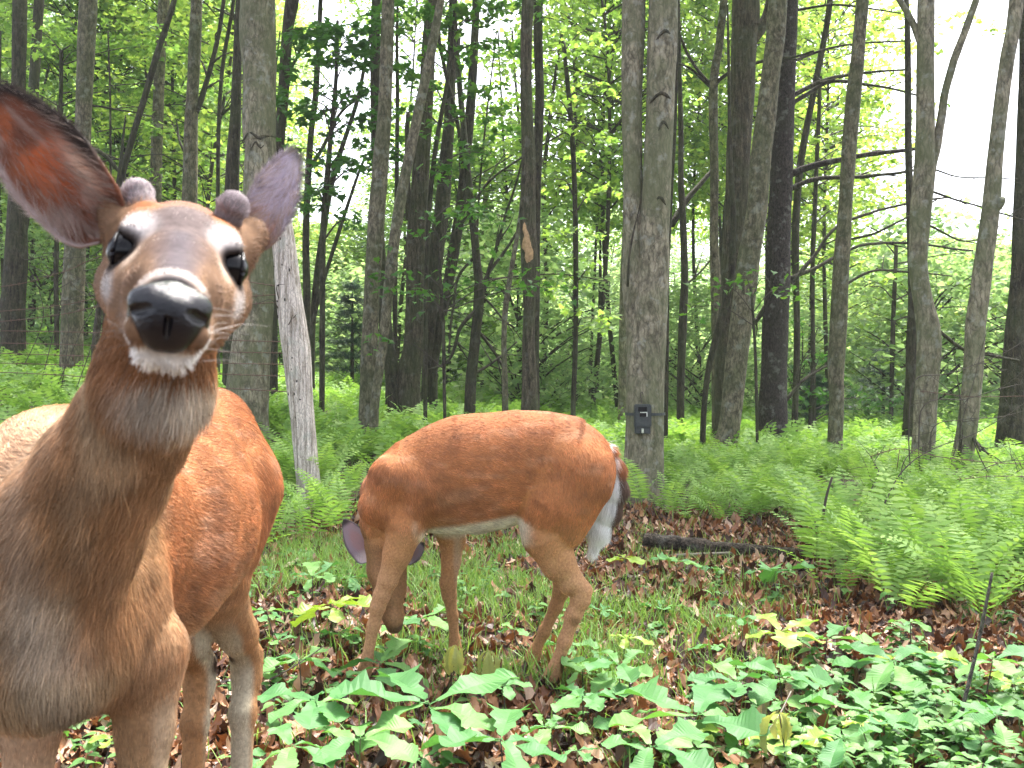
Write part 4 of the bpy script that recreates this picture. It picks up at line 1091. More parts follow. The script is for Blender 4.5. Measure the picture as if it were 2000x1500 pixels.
    regs = [(560, 'low leafy shrub behind the ferns, left of the white snag', 'shrubs behind the ferns at left'), (1215, 'low leafy shrub behind the ferns beyond the grazing deer', 'shrubs beyond the grazing deer'), (9999, 'low leafy shrub behind the ferns, right of the twin-stemmed tree', 'shrubs behind the ferns at right')]
    for i in range(60):
        px = -60 + 2120 * (i + rng.uniform(0, 1)) / 60; d = rng.uniform(17, 33)
        if 860 < px < 960 and d < 30: d = 32
        x = (px - 1000) / F * d
        lab = next(r_ for r_ in regs if px < r_[0])
        root = thing('shrub', (x, d, gz(x, d)), lab[1], 'shrub', lab[2])
        me, tr, lb = sh[rng.integers(0, 4)]
        link('limbs', lb, root, (0, 0, 0)); link('foliage', me, root, (0, 0, 0))
        s = rng.uniform(.8, 1.5); root.scale = (s, s, s * rng.uniform(.7, 1.1)); root.rotation_euler = (0, 0, rng.uniform(0, 6.28))
    # ---- far wood closing the view
    J = Join()
    n = 900
    a = np.linspace(-1.0, 1.0, n) * 75
    yy = 92 + rng.uniform(-8, 14, n)
    cs = np.stack([a, yy, rng.uniform(0, 1, n) ** 0.8 * (6.8 + 1.5 * np.sin(a * 0.25) + 1.0 * np.sin(a * 0.9 + 1))], -1)
    V, f = sprays(cs, np.full(n, 2.2), 55, LEAF2, 0.42, 77, flat=0.5, tilt=0.9)
    J.add(V, None, f)
    for i in range(160):
        x = rng.uniform(-55, 55); y0 = rng.uniform(80, 95)
        Vt, q, t = tube(np.array([[x, y0, -1.5], [x + rng.normal(0, .3), y0, 4], [x + rng.normal(0, .6), y0, rng.uniform(6, 9)]]), [0.16, 0.13, 0.05], 6)
        J.add(Vt, q, t)
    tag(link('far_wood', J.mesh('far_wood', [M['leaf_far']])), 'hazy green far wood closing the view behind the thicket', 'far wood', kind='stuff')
    # ---- thin poles among the thicket
    regs = [(540, 'thin dark pole tree among the leaves behind the buck', 'thin poles behind the buck'), (1230, 'thin dark pole tree in the thicket behind the grazing deer', 'thin poles behind the grazing deer'), (9999, 'thin dark pole tree in the thicket right of the twin-stemmed tree', 'thin poles right of the twin-stemmed tree')]
    for i in range(26):
        px = rng.uniform(0, 2000); d = rng.uniform(14.5, 24)
        if 560 < px < 720 or px > 1700: continue
        lean = rng.normal(0, 30)
        w = rng.uniform(5, 12)
        lab = next(r_ for r_ in regs if px < r_[0])
        tree(lab[1], d, [(px, 760, w), (px + lean * .3, 560, w * .9), (px + lean * .7 + rng.normal(0, 8), 330, w * .75), (px + lean * 1.4, 60, w * .5)], 'bark_dark', None, sides=6, flute=0, group=lab[2], name='pole_tree', bump=0.0,
             branches=[([(px + lean * .5, 420), (px + lean * .5 + rng.choice([-1, 1]) * 35, 370), (px + lean * .5 + rng.choice([-1, 1]) * 70, 300)], 4, 2, .3)] if rng.random() < .6 else ())
    # ---- dark conifer bushes far back
    for (px, py0, py1, d, w, lab) in ((688, 700, 560, 17, 75, 'dark bluish young pine showing between the snag and the close pair'), (1725, 800, 690, 18, 110, 'grey-green young pine under the right thicket'), (1590, 850, 740, 16, 70, 'dark young pine low behind the pine trunk')):
        g = gz((px - 1000) / F * d, d)
        x = (px - 1000) / F * d
        zt = P(px, py1, d)[2]; h = zt - g; Rr = w / F * d
        root = thing('young_pine', (x, d, g), lab, 'tree')
        link('trunk', tube_mesh('trunk', [[0, 0, -.1], [0, 0, h * .5], [0, 0, h * .95]], [0.04, 0.03, 0.01], M['bark_dark'], sides=7), root, (0, 0, 0))
        nn = 1500
        r = np.random.default_rng(px)
        hh = r.uniform(0.15, 1, nn); env = Rr * (1.15 - hh)
        a = np.round(r.uniform(0, 12, nn)) / 12 * 6.283 + r.normal(0, .15, nn); rr = env * r.uniform(0.2, 1, nn)
        T = np.stack([rr * np.cos(a), rr * np.sin(a), h * (np.round(hh * 8) / 8 + r.normal(0, .02, nn)) + 0.1 * rr], -1)
        tuft = Join()
        for k in range(9):
            aa = k * 2.4; dv = np.array([math.cos(aa) * .5, 1, math.sin(aa) * .5]); dv /= np.linalg.norm(dv)
            sd = np.cross(dv, [0, 0, 1]) * 0.03
            tuft.add(np.array([-sd, sd, dv]), None, np.array([[0, 1, 2]]))
        V, f = scatter(np.vstack(tuft.V), np.vstack(tuft.T), rot_mats(a - 1.57, r.normal(0, .2, nn), r.normal(.15, .2, nn)), T, r.uniform(0.09, 0.16, nn))
        link('needles', make_mesh('needles', V, f, [M['needle']]), root, (0, 0, 0))

def build_wood_debris():
    def from_px(pts, name, label, cat, r0, r1, mat, n=24, bump=0.15, sides=12, dz=0.0, twigs=(), freq=18):
        W = np.array([P(a, b, d) for a, b, d in pts])
        for w in W: w[2] = max(w[2], 0) if dz is None else w[2]
        base = W[0].copy()
        root = thing(name, base, label, cat)
        C = catmull(W, n)
        link('shaft', tube_mesh('shaft', C, np.linspace(r0, r1, n), mat, sides=sides, bump=bump, freq=freq, seed=3), root, -base)
        for tw, a, b in twigs:
            T = np.array([P(*q) for q in tw])
            link('twig', tube_mesh('twig', catmull(T, 10), np.linspace(a, b, 10), mat, sides=6, bump=bump), root, -base)
        return root
    zg = gz(1.0, 6.2)
    def dg(px, py, h):  # depth where a point of height h over the ground shows at this row
        d = (H - h) * F / (py - YH)
        for _ in range(4):
            d = (H - h - gz((px - 1000) / F * d, d)) * F / (py - YH)
        return d
    r = from_px([(1256, 1054, 5.75), (1330, 1062, 5.73), (1440, 1073, 5.7), (1535, 1081, 5.68), (1600, 1086, 5.66)], 'fallen_log', 'dark rotten fallen log lying at the foot of the right ferns', 'log', 0.040, 0.036, M['log'], n=40, bump=0.3, sides=16)
    for k in range(7):
        q = P(1258 + 4 * k % 9, 1046 + 3 * k, 5.74 + 0.01 * (k % 3))
        link('splinter', tube_mesh('splinter', [q + [0.06, 0, 0], q + [-0.03 - 0.006 * (k % 3), 0, 0.004]], [0.008, 0.002], M['log'], sides=5), r, -np.array(r.location))
    link('support_stub', tube_mesh('support_stub', [P(1452, 1076, 5.72), P(1455, 1100, 5.72) + [0, 0, -0.03]], [0.022, 0.03], M['log'], sides=8, bump=0.3), r, -np.array(r.location))
    from_px([(1150, 1114, dg(1150, 1114, .01)), (1230, 1098, dg(1230, 1098, .02)), (1290, 1088, dg(1290, 1088, .03)), (1345, 1084, 5.6), (1430, 1080, 5.6)], 'pale_stick', 'pale thin stick leaning on the fallen log', 'stick', 0.013, 0.009, M['twig_grey'])
    from_px([(1590, 1022, 5.6), (1622, 1040, 5.6), (1650, 1054, 5.55), (1700, 1062, 5.5)], 'dark_branch', 'dark knobbly dead branch caught in the right ferns', 'branch', 0.016, 0.010, M['log'], bump=0.35)
    from_px([(1606, 1015, 5.5), (1614, 970, 5.5), (1625, 932, 5.5)], 'broken_stick', 'short black broken stick standing up in the right ferns', 'stick', 0.008, 0.006, M['twig'], n=10, sides=7)
    from_px([(1866, 1462, 2.85), (1880, 1385, 2.86), (1905, 1280, 2.9), (1922, 1200, 2.93), (1938, 1118, 2.96)], 'lichened_stick', 'tall thin lichen-spotted stick standing in the right foreground', 'stick', 0.0065, 0.0045, bark_mat('stick_bark', (0.03, 0.025, 0.02), (0.13, 0.12, 0.10), vscale=4, lichen=0.9, stretch=0.5), n=30, sides=8)
    from_px([(527, 1327, 3.1), (560, 1310, 3.15), (600, 1285, 3.2), (632, 1262, 3.25)], 'bent_twig', 'thin dark twig lying across a seedling near the buck\'s hind leg', 'twig', 0.003, 0.002, M['twig'], n=10, sides=5)
    from_px([(490, 1358, dg(490, 1358, .02)), (530, 1368, dg(530, 1368, .03)), (560, 1378, dg(560, 1378, .02))], 'bare_stick', 'short pale stick on dead leaves beside the buck\'s hind foot', 'stick', 0.008, 0.005, M['twig_grey'], n=10, sides=7)
    from_px([(1490, 1440, 2.6), (1520, 1400, 2.7), (1545, 1350, 2.8)], 'pale_twig', 'pale twig slanting up among the right foreground seedlings', 'twig', 0.003, 0.002, M['twig_grey'], n=10, sides=5)
    from_px([(545, 998, 6.6), (575, 1000, 6.5), (605, 992, 6.5)], 'snag_stick', 'small stick lying at the foot of the white snag', 'stick', 0.012, 0.008, M['twig_grey'], n=10, sides=7)
    # bare brush in the right ferns
    r_ = np.random.default_rng(11)
    arcs = [[(1700, 1080), (1740, 960), (1800, 890), (1900, 850), (2010, 780)], [(1740, 1080), (1762, 980), (1770, 900), (1840, 850)], [(1690, 990), (1712, 925), (1705, 905), (1730, 870)],
            [(1880, 1030), (1930, 960), (1975, 930), (2060, 880)], [(1860, 1060), (1900, 1000), (1960, 960), (2040, 920)], [(1820, 1000), (1880, 940), (1960, 900), (2030, 905)], [(1840, 960), (1870, 870), (1890, 780), (1930, 640)],
            [(1780, 760), (1850, 730), (1940, 700), (2010, 660)], [(1800, 800), (1880, 780), (1960, 760), (2010, 745)], [(1820, 840), (1880, 820), (1950, 815), (2010, 800)]]
    for k, a in enumerate(arcs):
        d = 6.4 + 0.25 * k
        W = np.array([P(x, y, d + 0.1 * i) for i, (x, y) in enumerate(a)])
        base = np.array([W[0, 0], W[0, 1], gz(W[0, 0], W[0, 1])])
        if W[0, 2] > base[2] + 0.05: W = np.vstack([base + [0, 0, -.02], W])
        root = thing('bare_brush', base, 'thin bare brown twiggy shoot arching over the right ferns', 'dead brush', 'bare arching shoots in the right ferns')
        C = catmull(W, 26); C += np.stack([0.015 * vnoise(C, 5, k), 0 * C[:, 0], 0.015 * vnoise(C, 5, k + 9)], -1)
        link('shoot', tube_mesh('shoot', C, np.linspace(0.006, 0.002, 26), M['twig'], sides=5), root, -base)
        for j in range(7):
            i = r_.integers(5, 24); e = C[i] + r_.normal(0, 0.13, 3) + [0, 0, 0.05]
            link('side_twig', tube_mesh('side_twig', catmull([C[i], (C[i] + e) / 2 + r_.normal(0, .012, 3), e], 6), np.linspace(0.0028, 0.001, 6), M['twig'], sides=4), root, -base)
    # dry brush low behind the buck's ear
    for k in range(5):
        px = 55 + 27 * k; d = 11.8
        W = [P(px + 25, 640, d), P(px + r_.normal(15, 28), 570, d), P(px + r_.normal(10, 38), 515, d), P(px + r_.normal(10, 60), 460, d)]
        bx = W[0][0] + r_.normal(0, .22); base = np.array([bx, d, gz(bx, d)])
        root = thing('dead_brush', base, 'bare dead twig tangle between the two left trees', 'dead brush', 'dead twigs between the left trees')
        C = catmull([base] + W, 20)
        link('shoot', tube_mesh('shoot', C, np.linspace(0.006, 0.002, 20), M['twig'], sides=5), root, -base)
        for j in range(6):
            i = r_.integers(7, 19); e = C[i] + np.array([r_.normal(0, .3), r_.normal(0, .1), r_.normal(0.08, .15)])
            link('side_twig', tube_mesh('side_twig', catmull([C[i], (C[i] + e) / 2 + r_.normal(0, .03, 3), e], 6), np.linspace(0.005, 0.0015, 6), M['twig'], sides=4), root, -base)

def build_fences():
    rust = plain('rusty_wire', (0.10, 0.05, 0.035), 0.8, nscale=80)
    def wire_fence(label, wires, stays, seed, rad=0.0035):
        r = np.random.default_rng(seed)
        W0 = np.array([P(*q) for q in wires[0]])
        base = np.array([W0[0, 0], W0[0, 1], gz(W0[0, 0], W0[0, 1])])
        root = thing('wire_fence', base, label, 'fence')
        for w in wires:
            C = catmull(np.array([P(*q) for q in w]), 50)
            J = Join(); V, q, t = tube(C, np.full(50, rad), 4); J.add(V, q, t)
            L = np.linalg.norm(np.diff(C, axis=0), axis=1).sum()
            for s in np.arange(0.05, L, 0.16):
                i = int(s / L * 49); p = C[i]
                for a in (0, 2.1):
                    dv = np.array([0.3, math.cos(a + i), math.sin(a + i)]) * 0.018
                    V, q, t = tube(np.array([p - dv, p + dv]), [rad * .8, rad * .5], 3); J.add(V, q, t)
            link('wire', J.mesh('wire', [rust], True), root, -base)
        for s in stays:
            link('stay', tube_mesh('stay', [P(*q) for q in s], [rad, rad], rust, sides=5), root, -base)
    d0, d1 = 9.2, 7.62
    ws = []
    for ya, yb, yc in ((646, 651, 668), (670, 676, 690), (690, 698, 712), (709, 717, 735), (727, 740, 765)):
        ws.append([(-260, ya - 4, d0 + .6), (0, ya, d0), (220, yb, 8.6), (400, (yb + yc) / 2 + 3, 8.1), (560, yc, d1)])
    for ya, yb, yc in ((628, 596, 590), (608, 580, 575), (560, 500, 560)):
        ws.append([(-260, ya + 16, d0 + .6), (0, ya, d0), (120, (ya + yb) / 2 + 2, 8.8), (220, yb, 8.6), (400, (yb + yc) / 2 + 6, 8.1), (545, yc, d1)])
    wire_fence('rusty barbed wire fence strung behind the buck towards the white snag', ws, [[(50, 667, 9.05), (51, 684, 9.05)], [(143, 692, 8.8), (146, 716, 8.8)]], 1)
    ws = [[(1700, 892, 6.9), (1730, 882, 6.9), (1765, 877, 7.0), (1840, 893, 7.2), (1950, 904, 7.5), (2060, 908, 7.8)], [(1798, 764, 9.0), (1850, 770, 8.8), (1910, 775, 8.7), (2060, 772, 8.6)], [(1870, 936, 6.6), (1950, 930, 6.8), (2060, 934, 7.0)]]
    wire_fence('slack rusty barbed wire sagging over the ferns at the right edge', ws, [[(1757, 878, 7.0), (1752, 915, 7.0)]], 2, 0.003)
# ---------------------------------------------------------------- deer
def surface_nets(f, gx, gy, gz_):
    """isosurface f=0 on a rectilinear grid -> V, quads (outward where f grows)"""
    nx, ny, nz = f.shape
    s = f < 0
    c = np.zeros((nx - 1, ny - 1, nz - 1), np.uint8)
    for i in (0, 1):
        for j in (0, 1):
            for k in (0, 1):
                c += s[i:nx - 1 + i, j:ny - 1 + j, k:nz - 1 + k]
    act = (c > 0) & (c < 8)
    I, J, K = np.nonzero(act)
    idx = np.full(act.shape, -1, np.int32); idx[I, J, K] = np.arange(len(I))
    acc = np.zeros((len(I), 3)); cnt = np.zeros(len(I))
    corners = [(a, b, d) for a in (0, 1) for b in (0, 1) for d in (0, 1)]
    for a in corners:
        for ax in range(3):
            if a[ax] == 1: continue
            b = list(a); b[ax] = 1
            fa = f[I + a[0], J + a[1], K + a[2]]; fb = f[I + b[0], J + b[1], K + b[2]]
            m = (fa < 0) != (fb < 0)
            t = np.where(m, fa / np.where(m, fa - fb, 1), 0)
            p = np.array(a, float)[None].repeat(len(I), 0); p[:, ax] = t
            acc[m] += p[m]; cnt[m] += 1
    acc /= cnt[:, None]
    V = np.stack([gx[I] + acc[:, 0] * (gx[I + 1] - gx[I]), gy[J] + acc[:, 1] * (gy[J + 1] - gy[J]), gz_[K] + acc[:, 2] * (gz_[K + 1] - gz_[K])], -1)
    Q = []
    for ax in range(3):
        sl0 = [slice(1, -1)] * 3; sl1 = [slice(1, -1)] * 3
        sl0[ax] = slice(0, -1); sl1[ax] = slice(1, None)
        a = s[tuple(sl0)]; b = s[tuple(sl1)]
        ch = a != b
        i, j, k = np.nonzero(ch)
        base = [i, j, k]
        for q in range(3):
            if q != ax: base[q] = base[q] + 1
        u, v = [q for q in range(3) if q != ax]
        def g(du, dv):
            t = [x.copy() for x in base]
            t[u] -= du; t[v] -= dv
            return idx[t[0], t[1], t[2]]
        q = np.stack([g(1, 1), g(0, 1), g(0, 0), g(1, 0)], -1)
        fl = a[i, j, k]
        if ax == 1: fl = ~fl
        q[~fl] = q[~fl][:, ::-1]
        Q.append(q)
    Q = np.vstack(Q)
    return V, Q[(Q >= 0).all(1)]

class Body:
    """union of tapered, optionally flattened limbs with soft joins"""
    def __init__(s, lat=(1, 0, 0)):
        s.pr = []; s.lat = np.array(lat, float)
    def cone(s, a, b, ra, rb, k=0.03, sq=1.0, lat=None, flow=None, fur=1.0):
        a, b = np.array(a, float), np.array(b, float)
        s.pr.append((a, b, ra, rb, k, sq, s.lat if lat is None else np.array(lat, float), flow, fur))
    def chain(s, pts, k=0.03, sq=1.0, **kw):
        for i in range(len(pts) - 1):
            p, q = pts[i], pts[i + 1]
            s.cone(p[0], q[0], p[1], q[1], k, sq, **kw)
    def dist(s, pr, X):
        a, b, ra, rb, k, sq, lat, fl, fu = pr
        if sq != 1.0:
            # flatten along lat: stretch space there
            c = X - a
            c = c + (1 / sq - 1) * (c @ lat)[..., None] * lat
            d = b - a; d = d + (1 / sq - 1) * (d @ lat) * lat
        else:
            c = X - a; d = b - a
        L = max(1e-9, d @ d)
        t = np.clip((c @ d) / L, 0, 1)
        e = c - t[..., None] * d
        return np.sqrt((e * e).sum(-1)) - (ra + (rb - ra) * t), t
    def field(s, gx, gy, gz_):
        f = np.full((len(gx), len(gy), len(gz_)), 1.0, np.float32)
        for pr in s.pr:
            a, b, ra, rb, k = pr[:5]
            r = max(ra, rb) + 2 * k + 0.03
            lo = np.minimum(a, b) - r; hi = np.maximum(a, b) + r
            sl = []
            for g, l, h in zip((gx, gy, gz_), lo, hi):
                i0, i1 = np.searchsorted(g, l), np.searchsorted(g, h)
                sl.append(slice(max(0, i0 - 1), min(len(g), i1 + 1)))
            if any(x.stop <= x.start for x in sl): continue
            X = np.stack(np.meshgrid(gx[sl[0]], gy[sl[1]], gz_[sl[2]], indexing='ij'), -1)
            d, _ = s.dist(pr, X)
            o = f[tuple(sl)]
            h = np.clip(0.5 + 0.5 * (o - d) / k, 0, 1)
            f[tuple(sl)] = o * (1 - h) + d * h - k * h * (1 - h)
        return f
    def flow(s, X):
        """fur direction and length factor at points X (N,3)"""
        W = np.zeros(len(X)); D = np.zeros((len(X), 3)); Lf = np.zeros(len(X))
        for pr in s.pr:
            a, b, fl, fu = pr[0], pr[1], pr[7], pr[8]
            d, t = s.dist(pr, X)
            w = np.exp(-np.clip(d, -0.02, 1) * 60)
            v = (b - a) if fl is None else np.array(fl, float)
            n = np.linalg.norm(v); v = v / n if n > 1e-6 else np.array([0, 0, -1.0])
            D += w[:, None] * v; W += w; Lf += w * fu
        D /= np.linalg.norm(D, axis=1)[:, None] + 1e-9
        return D, Lf / W

def relax(V, Q, it=3):
    n = len(V)
    e = np.vstack([Q[:, [0, 1]], Q[:, [1, 2]], Q[:, [2, 3]], Q[:, [3, 0]]])
    cnt = np.bincount(e.ravel(), minlength=n).astype(float)
    for _ in range(it):
        for lam in (0.5, -0.52):
            A = np.stack([np.bincount(e[:, 0], V[e[:, 1], j], n) + np.bincount(e[:, 1], V[e[:, 0], j], n) for j in range(3)], -1)
            V = V + lam * (A / cnt[:, None] - V)
    return V

def vert_normals(V, Q):
    a = V[Q[:, 2]] - V[Q[:, 0]]; b = V[Q[:, 3]] - V[Q[:, 1]]
    nrm = np.cross(a, b)
    N = np.zeros_like(V)
    for k in range(4):
        for j in range(3):
            N[:, j] += np.bincount(Q[:, k], nrm[:, j], len(V))
    return N / (np.linalg.norm(N, axis=1)[:, None] + 1e-12)

def fur(name, V, Q, N, body, colour, n, length, width, parent, mat, skip=None, seed=1, lift=0.22, wild=0.16):
    r = np.random.default_rng(seed)
    area = np.linalg.norm(np.cross(V[Q[:, 2]] - V[Q[:, 0]], V[Q[:, 3]] - V[Q[:, 1]]), axis=1)
    c = V[Q].mean(1)
    w = area.copy()
    if skip is not None: w = w * skip(c)
    w /= w.sum()
    qi = r.choice(len(Q), n, p=w)
    u, v = r.uniform(0, 1, n)[:, None], r.uniform(0, 1, n)[:, None]
    A = V[Q[qi]]; NN = N[Q[qi]]
    wts = [(1 - u) * (1 - v), u * (1 - v), u * v, (1 - u) * v]
    root = sum(wts[k] * A[:, k] for k in range(4)); nr = sum(wts[k] * NN[:, k] for k in range(4))
    nr /= np.linalg.norm(nr, axis=1)[:, None]
    D, Lf = body.flow(root)
    nz = np.stack([vnoise(root, 9, 31), vnoise(root, 9, 32), vnoise(root, 9, 33)], -1) * 0.2
    T = D + nz
    T = T - (T * nr).sum(1)[:, None] * nr
    T /= np.linalg.norm(T, axis=1)[:, None] + 1e-9
    T = T + r.normal(0, wild, (n, 3)); T = T - (T * nr).sum(1)[:, None] * nr
    T /= np.linalg.norm(T, axis=1)[:, None] + 1e-9
    L = length * Lf * r.uniform(0.6, 1.25, n)
    lf = lift * r.uniform(0.5, 1.6, n)
    K = 4
    s = np.linspace(0, 1, K)
    pts = root[:, None] - 0.001 * nr[:, None] + T[:, None] * (s[None, :, None] * L[:, None, None]) + nr[:, None] * (lf * L)[:, None, None] * (s - 0.55 * s ** 2)[None, :, None]
    pts[..., 2] -= (L[:, None] * 0.12 * s[None] ** 2)
    col = colour(root, nr)
    strand = r.normal(0, 0.24, n) + 0.34 * vnoise(root * np.array([1, 1, 1]), 45, 71) + 0.12 * vnoise(root, 12, 72)
    col = np.clip(col * np.exp(strand)[:, None], 0.004, 0.95)
    cd = bpy.data.hair_curves.new(name)
    cd.add_curves([K] * n)
    cd.attributes['position'].data.foreach_set('vector', pts.astype(np.float32).ravel())
    rad = (width * 0.5 * r.uniform(0.7, 1.3, n))[:, None] * np.array([1.0, 0.95, 0.7, 0.15])[None]
    ra = cd.attributes.get('radius') or cd.attributes.new('radius', 'FLOAT', 'POINT')
    ra.data.foreach_set('value', rad.astype(np.float32).ravel())
    ca = cd.attributes.new('fur_colour', 'FLOAT_COLOR', 'CURVE')
    ca.data.foreach_set('color', np.concatenate([col, np.ones((n, 1))], 1).astype(np.float32).ravel())
    cd.materials.append(mat)
    return link(name, cd, parent)

def fur_mats():
    m, n, l = newmat('fur')
    a = n.new('ShaderNodeAttribute'); a.attribute_name = 'fur_colour'
    p = n.new('ShaderNodeBsdfPrincipled'); p.inputs['Roughness'].default_value = 0.6
    p.inputs['Specular IOR Level'].default_value = 0.35
    l.new(a.outputs['Color'], p.inputs['Base Color'])
    t = n.new('ShaderNodeBsdfTranslucent'); l.new(a.outputs['Color'], t.inputs['Color'])
    ms = n.new('ShaderNodeMixShader'); ms.inputs[0].default_value = 0.2
    l.new(p.outputs[0], ms.inputs[1]); l.new(t.outputs[0], ms.inputs[2])
    o = n.new('ShaderNodeOutputMaterial'); l.new(ms.outputs[0], o.inputs[0])
    m2, n, l = newmat('hide')
    a = n.new('ShaderNodeAttribute'); a.attribute_name = 'fur_colour'
    tc = n.new('ShaderNodeTexCoord'); nz = noise(n, l, 130, 4, tc.outputs['Object'])
    r = ramp(n, [(0.3, (0.6, 0.6, 0.6)), (0.7, (1.1, 1.1, 1.1))]); l.new(nz.outputs[0], r.inputs[0])
    mx = n.new('ShaderNodeMix'); mx.data_type = 'RGBA'; mx.blend_type = 'MULTIPLY'; mx.inputs[0].default_value = 1
    l.new(a.outputs['Color'], mx.inputs[6]); l.new(r.outputs[0], mx.inputs[7])
    p = n.new('ShaderNodeBsdfPrincipled'); p.inputs['Roughness'].default_value = 0.85
    p.inputs['Specular IOR Level'].default_value = 0.1
    l.new(mx.outputs[2], p.inputs['Base Color'])
    o = n.new('ShaderNodeOutputMaterial'); l.new(p.outputs[0], o.inputs[0])
    m3, n, l = newmat('ear_skin')
    a = n.new('ShaderNodeAttribute'); a.attribute_name = 'fur_colour'
    p = n.new('ShaderNodeBsdfPrincipled'); p.inputs['Roughness'].default_value = 0.7
    l.new(a.outputs['Color'], p.inputs['Base Color'])
    t = n.new('ShaderNodeBsdfTranslucent')
    mx = n.new('ShaderNodeMix'); mx.data_type = 'RGBA'; mx.blend_type = 'MULTIPLY'; mx.inputs[0].default_value = 1
    mx.clamp_result = False
    l.new(a.outputs['Color'], mx.inputs[6]); mx.inputs[7].default_value = (1.25, 0.8, 0.6, 1); l.new(mx.outputs[2], t.inputs['Color'])
    ms = n.new('ShaderNodeMixShader'); ms.inputs[0].default_value = 0.3
    l.new(p.outputs[0], ms.inputs[1]); l.new(t.outputs[0], ms.inputs[2])
    o = n.new('ShaderNodeOutputMaterial'); l.new(ms.outputs[0], o.inputs[0])
    M['fur'], M['hide'], M['ear'] = m, m2, m3
    M['eye'] = plain('eye', (0.004, 0.0035, 0.004), 0.16, spec=0.22, var=0.1)
    M['nose'] = plain('wet_nose', (0.003, 0.0025, 0.005), 0.2, spec=0.38, nscale=380, var=0.5, bump=0.45)
    M['hoof'] = plain('hoof', (0.02, 0.016, 0.014), 0.5)
    M['velvet'] = plain('velvet', (0.15, 0.125, 0.125), 0.8, nscale=25, var=0.25)

def mixc(c, col, w):
    w = np.clip(w, 0, 1)[:, None]
    return c * (1 - w) + np.array(col)[None] * w

def ball(X, c, r, soft=0.35):
    d = np.linalg.norm((X - np.array(c)) / np.array(r), axis=-1)
    return 1 - smooth((d - (1 - soft)) / (2 * soft))

def make_hoof(parent, p, fwd, s=1.0):
    fwd = np.array([fwd[0], fwd[1], 0.0]); fwd /= np.linalg.norm(fwd); sd = np.array([-fwd[1], fwd[0], 0])
    J = Join()
    for k in (-1, 1):
        prof = [(-0.018, 0.0, 0.010), (0.0, 0.0, 0.014), (0.02, 0.0, 0.011), (0.04, 0.0, 0.003)]
        lo = [p + sd * (k * 0.011) + fwd * a * s for a, _, w in prof]
        V = []
        for (a, _, w), q in zip(prof, lo):
            V += [q - sd * w * s, q + sd * w * s]
        top = [(-0.014, .034, .009), (0.0, .036, .011), (0.012, .032, .009), (0.03, .01, .003)]
        for (a, h, w) in top:
            q = p + sd * (k * 0.009) + fwd * a * s + np.array([0, 0, h * s]); V += [q - sd * w * s, q + sd * w * s]
        V = np.array(V)
        f = []
        for i in range(3):
            b = i * 2
            f += [[b, b + 1, b + 3, b + 2], [8 + b, 8 + b + 2, 8 + b + 3, 8 + b + 1], [b, b + 2, 8 + b + 2, 8 + b], [b + 1, 8 + b + 1, 8 + b + 3, b + 3]]
        f += [[0, 8, 9, 1], [6, 7, 15, 14]]
        J.add(V, np.array(f))
    link('hoof', J.mesh('hoof', [M['hoof']], False), parent)

